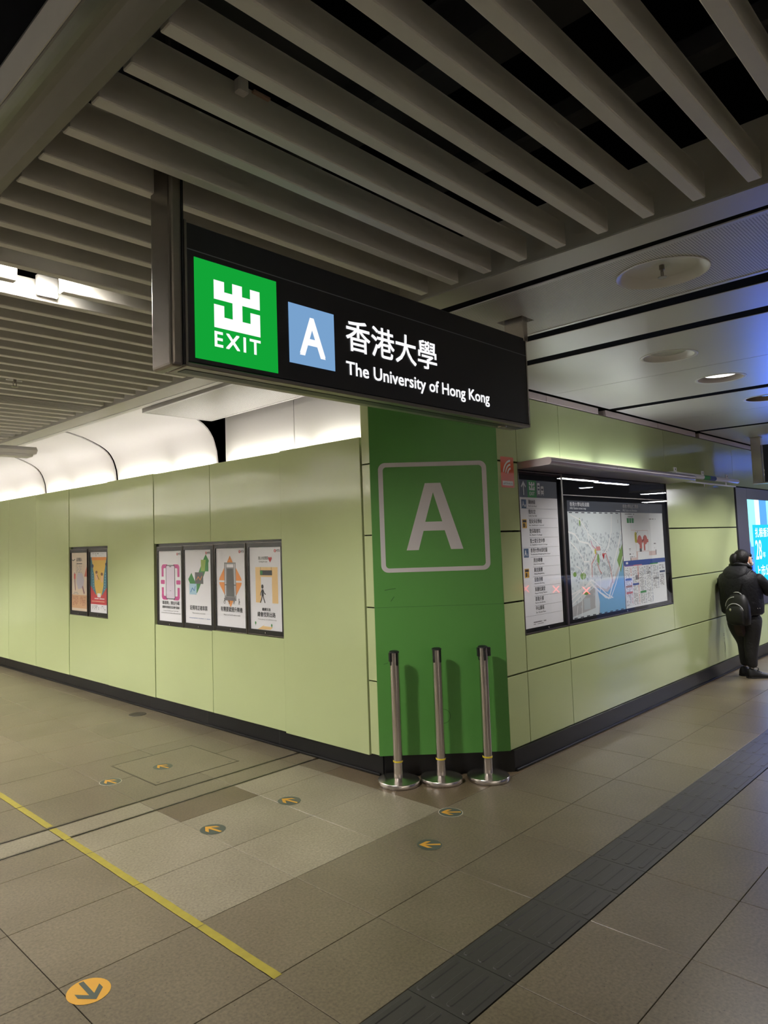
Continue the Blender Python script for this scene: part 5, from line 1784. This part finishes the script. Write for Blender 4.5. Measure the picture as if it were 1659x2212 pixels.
def shoe(name, ax, ay, ang):
    """low black lace shoe: rounded upper, flat sole, lace bow"""
    bm = bmesh.new()
    secs = [(-0.062, 0.028, 0.070), (-0.050, 0.036, 0.100), (-0.015, 0.040, 0.105), (0.03, 0.040, 0.088), (0.08, 0.044, 0.062), (0.13, 0.046, 0.050), (0.165, 0.040, 0.042), (0.188, 0.024, 0.030)]
    rows = []
    for (x, wd, h) in secs:
        r = []
        for i in range(12):
            q = PI * i / 11
            r.append(bm.verts.new((x, wd * math.cos(q), 0.010 + (h - 0.010) * math.sin(q) ** 0.8)))
        rows.append(r)
    for a, b in zip(rows, rows[1:]):
        for i in range(11):
            bm.faces.new([a[i], a[i + 1], b[i + 1], b[i]])
        bm.faces.new([a[0], b[0], b[11], a[11]])
    bm.faces.new(rows[0])
    bm.faces.new(rows[-1])
    T = Matrix.Translation(PO + Vector((ax, ay, 0))) @ Matrix.Rotation(ang, 4, 'Z')
    bm.transform(T)
    me = bm2me(bm, name)
    for q in me.polygons:
        q.use_smooth = True
    o = link(name, me, SHOEM, person)
    bm = bmesh.new()
    pts = [(-0.066, -0.026), (-0.04, -0.040), (0.03, -0.043), (0.12, -0.049), (0.17, -0.042), (0.195, -0.018), (0.195, 0.018), (0.17, 0.042), (0.12, 0.049), (0.03, 0.043), (-0.04, 0.040), (-0.066, 0.026)]
    add_prism(bm, pts, 'z', 0.0, 0.018)
    bm.transform(T)
    link('sole', bm2me(bm, 'sole'), mat('shoe_sole', (30, 29, 30), 0.7), o)
    bm = bmesh.new()
    for s in (-1, 1):
        lp = [Vector((0.045 + 0.016 * math.cos(q), s * (0.020 - 0.020 * math.cos(q)), 0.094 + 0.016 * math.sin(q))) for q in [2 * PI * i / 12 for i in range(13)]]
        for p0, p1 in zip(lp, lp[1:]):
            m_ = (p0 + p1) / 2
            d_ = (p1 - p0)
            bx = bmesh.ops.create_cone(bm, segments=6, radius1=0.0028, radius2=0.0028, depth=d_.length * 1.25, cap_ends=True)
            bmesh.ops.transform(bm, matrix=Matrix.Translation(m_) @ d_.to_track_quat('Z', 'Y').to_matrix().to_4x4(), verts=bx['verts'])
    for i in range(4):
        add_box(bm, 0.035 + 0.018 * i, 0.041 + 0.018 * i, -0.026, 0.026, 0.080 - 0.0105 * i, 0.086 - 0.0105 * i)
    bm.transform(T)
    link('laces', bm2me(bm, 'laces'), SHOEM, o)


shoe('shoe', 0.005, -0.062, math.radians(-32))
shoe('shoe', 0.085, 0.060, math.radians(-27))

# head: face turned ahead and down, ear, mask, hair with a ponytail
HC = Vector((0.045, -0.016, 1.285))


def ell(bm, c, rx, ry, rz, n=20, k=12, tilt=0.0, keep=None):
    m = bmesh.ops.create_uvsphere(bm, u_segments=n, v_segments=k, radius=1.0)
    for v in m['verts']:
        v.co = Vector((v.co.x * rx, v.co.y * ry, v.co.z * rz))
        if tilt:
            v.co = Matrix.Rotation(tilt, 3, 'Y') @ v.co
        v.co += Vector(c) + PO
    if keep:
        kill = [v for v in m['verts'] if not keep(v.co - PO)]
        bmesh.ops.delete(bm, geom=kill, context='VERTS')


def smooth_obj(bm, name, m, parent):
    me = bm2me(bm, name)
    for q in me.polygons:
        q.use_smooth = True
    return link(name, me, m, parent)


hd = Vector((math.cos(-0.35), math.sin(-0.35), 0))     # facing
sd_ = Vector((-hd.y, hd.x, 0))
bm = bmesh.new()
ell(bm, HC + hd * 0.022 + Vector((0, 0, -0.012)), 0.078, 0.068, 0.098, tilt=0.35)
ell(bm, HC + hd * 0.065 + Vector((0, 0, -0.062)), 0.034, 0.036, 0.030)
face = smooth_obj(bm, 'face', SKINM, person)
bm = bmesh.new()
ell(bm, HC + hd * 0.105 + Vector((0, 0, -0.022)), 0.014, 0.011, 0.020, 10, 8, 0.5)
smooth_obj(bm, 'nose', SKINM, face)
for s in (-1, 1):
    bm = bmesh.new()
    ell(bm, HC + hd * 0.088 + sd_ * 0.028 * s + Vector((0, 0, 0.008)), 0.010, 0.012, 0.007, 10, 8)
    smooth_obj(bm, 'eye', HAIRM, face)
    bm = bmesh.new()
    ell(bm, HC + hd * 0.030 + sd_ * 0.070 * s + Vector((0, 0, -0.014)), 0.020, 0.008, 0.032, 12, 10, 0.2)
    ell(bm, HC + hd * 0.030 + sd_ * 0.076 * s + Vector((0, 0, -0.036)), 0.010, 0.006, 0.010, 10, 8)
    smooth_obj(bm, 'ear', SKINM, face)
bm = bmesh.new()
ell(bm, HC + hd * 0.072 + Vector((0, 0, -0.050)), 0.034, 0.048, 0.037, 16, 10, 0.3)
smooth_obj(bm, 'mask', MASKM, face)
bm = bmesh.new()
for s in (-1, 1):
    a = HC + hd * 0.03 + sd_ * 0.074 * s + Vector((0, 0, -0.005))
    b = HC + hd * -0.055 + sd_ * 0.062 * s + Vector((0, 0, -0.004))
    c = HC + hd * 0.075 + sd_ * 0.048 * s + Vector((0, 0, -0.045))
    for p0, p1 in ((a, c),):
        d = (p1 - p0)
        for i in range(6):
            q = p0 + d * i / 6 + PO
            add_box(bm, q.x - 0.006, q.x + 0.006, q.y - 0.004, q.y + 0.004, q.z - 0.003, q.z + 0.003)
link('mask_strap', bm2me(bm, 'mask_strap'), MASKM, face)
bm = bmesh.new()
ell(bm, HC + hd * -0.012 + Vector((0, 0, 0.012)), 0.104, 0.088, 0.100, 24, 16, 0.2,
    keep=lambda v: not ((v - HC).dot(hd) > 0.004 and v.z < HC.z + 0.026) and not ((v - HC).dot(hd) > -0.03 and v.z < HC.z - 0.045))
ell(bm, HC + hd * 0.036 + Vector((0, 0, 0.046)), 0.050, 0.066, 0.036, 14, 10, 0.3)
ell(bm, HC + hd * -0.068 + Vector((0, 0, -0.022)), 0.056, 0.070, 0.068, 18, 12)
smooth_obj(bm, 'hair', HAIRM, person)
# ponytail falling over the collar
pc_ = HC + hd * -0.110 + sd_ * 0.01
skin_mesh('ponytail', [(HC.x - hd.x * 0.070, HC.y - hd.y * 0.070, 1.335, 0.040, 0.040), (pc_.x + 0.002, pc_.y, 1.318, 0.048, 0.046), (pc_.x - 0.004, pc_.y, 1.272, 0.050, 0.050), (pc_.x + 0.006, pc_.y, 1.232, 0.040, 0.042), (pc_.x + 0.014, pc_.y, 1.198, 0.020, 0.022)],
          [(0, 1), (1, 2), (2, 3), (3, 4)], HAIRM, person)
bm = bmesh.new()
ell(bm, HC + hd * -0.075 + sd_ * -0.06 + Vector((0, 0, -0.005)), 0.006, 0.006, 0.006, 8, 6)
smooth_obj(bm, 'hair_pin', CHROME, person)
# pale collar edge
loft('collar', [(0.008, -0.006, 1.195, 0.082, 0.082, 1.0), (0.014, -0.008, 1.222, 0.076, 0.074, 1.0), (0.018, -0.010, 1.236, 0.064, 0.062, 1.0)], JACK, person, closed=False)
bm = bmesh.new()
ell(bm, HC + hd * 0.012 + sd_ * -0.060 + Vector((0, 0, -0.052)), 0.044, 0.010, 0.010, 12, 8, 0.6)
smooth_obj(bm, 'neck_band', MASKM, person)

# ------------------------------------------------------------------ backpack hanging on the person's back
bp_ = thing('backpack', 'small black backpack with white piping on the back of the person', 'bag', PO + Vector((-0.22, 0, 0.58)))
BAGM = mat('black_nylon', (15, 15, 17), rough=0.5, noise=0.2, nscale=40)
loft('bag_body', [(-0.205, 0.0, 0.585, 0.035, 0.075, 0.8), (-0.21, 0.0, 0.60, 0.062, 0.115, 0.75), (-0.212, 0.0, 0.68, 0.072, 0.125, 0.75), (-0.212, 0.0, 0.78, 0.070, 0.122, 0.75), (-0.205, 0.0, 0.86, 0.056, 0.105, 0.8), (-0.198, 0.0, 0.91, 0.035, 0.075, 0.9), (-0.195, 0.0, 0.925, 0.015, 0.04, 1.0)], BAGM, bp_)
loft('front_pocket', [(-0.268, 0.0, 0.605, 0.022, 0.085, 0.8), (-0.275, 0.0, 0.64, 0.032, 0.095, 0.8), (-0.277, 0.0, 0.74, 0.030, 0.092, 0.8), (-0.27, 0.0, 0.79, 0.018, 0.07, 0.9), (-0.265, 0.0, 0.80, 0.008, 0.03, 1.0)], BAGM, bp_)
PIPE = mat('white_piping', (206, 206, 210), rough=0.35)


def tube(name, pts, r, m, parent, n=8):
    bm = bmesh.new()
    rows = []
    for i, p in enumerate(pts):
        p = Vector(p)
        t = (Vector(pts[min(i + 1, len(pts) - 1)]) - Vector(pts[max(i - 1, 0)])).normalized()
        a = t.cross(Z3 if abs(t.z) < 0.9 else X3).normalized()
        b = t.cross(a)
        rows.append([bm.verts.new(p + PO + a * r * math.cos(2 * PI * k / n) + b * r * math.sin(2 * PI * k / n)) for k in range(n)])
    for a, b in zip(rows, rows[1:]):
        for k in range(n):
            bm.faces.new([a[k], a[(k + 1) % n], b[(k + 1) % n], b[k]])
    bm.faces.new(rows[0])
    bm.faces.new(rows[-1])
    me = bm2me(bm, name)
    for q in me.polygons:
        q.use_smooth = True
    return link(name, me, m, parent)


tube('hood_edge', HOODTUBE, 0.019, JACK, person, 10)
tube('piping', [(-0.285 + 0.012 * abs(math.cos(q)), 0.088 * math.cos(q), 0.735 + 0.085 * math.sin(q)) for q in [PI * (0.05 + 0.9 * i / 16) for i in range(17)]], 0.004, PIPE, bp_)
tube('piping', [(-0.268 + 0.03 * abs(math.cos(q)), 0.118 * math.cos(q), 0.775 + 0.115 * math.sin(q)) for q in [PI * (0.52 + 0.46 * (1 - i / 12) - 0.5) for i in range(13)]], 0.0035, PIPE, bp_)
tube('handle', [(-0.215, 0.05 * math.cos(q), 0.905 + 0.035 * math.sin(q)) for q in [PI * i / 10 for i in range(11)]], 0.0055, PIPE, bp_)
bm = bmesh.new()
ell(bm, (-0.309, 0.03, 0.755), 0.004, 0.012, 0.014, 12, 8)
smooth_obj(bm, 'badge', CHROME, bp_)
for s in (-1, 1):
    tube('shoulder_strap', [(-0.19, s * 0.07, 0.90), (-0.175, s * 0.10, 1.02), (-0.12, s * 0.125, 1.125), (-0.03, s * 0.135, 1.165), (0.08, s * 0.125, 1.11), (0.142, s * 0.13, 1.0)], 0.014, BAGM, bp_)
for bx_, by_ in ((-0.075, -0.196), (-0.045, -0.203)):
    bm = bmesh.new()
    ell(bm, (bx_, by_, 0.765), 0.008, 0.008, 0.006, 8, 6)
    smooth_obj(bm, 'buckle', CHROME, person)
# brown cloth tail under the bag
bm = bmesh.new()
add_prism(bm, [(-0.24, 0.60), (-0.14, 0.60), (-0.13, 0.50), (-0.165, 0.462), (-0.20, 0.50)], 'y', -0.02, 0.05)
bm.transform(Matrix.Translation(PO))
link('cloth_tail', bm2me(bm, 'cloth_tail'), mat('brown_cloth', (52, 38, 34), 0.8, noise=0.2), bp_)

# the whole figure leans its left side to the wall, turned a little towards the passage
TURN = Matrix.Translation(PO) @ Matrix.Rotation(math.radians(-12), 4, 'Z') @ Matrix.Translation(-PO)
SHIFT = Matrix.Translation(PO) @ Matrix.Rotation(math.radians(-12), 4, 'Z') @ Matrix.Translation(Vector((0.02, -0.05, 0)) - PO)
for top in (person, ph, bp_):
    todo = list(top.children)
    while todo:
        o = todo.pop()
        todo += list(o.children)
        if o.type == 'MESH':
            strap = o.name.startswith('shoulder_strap')
            o.data.transform(SHIFT if top is bp_ and not strap else TURN)
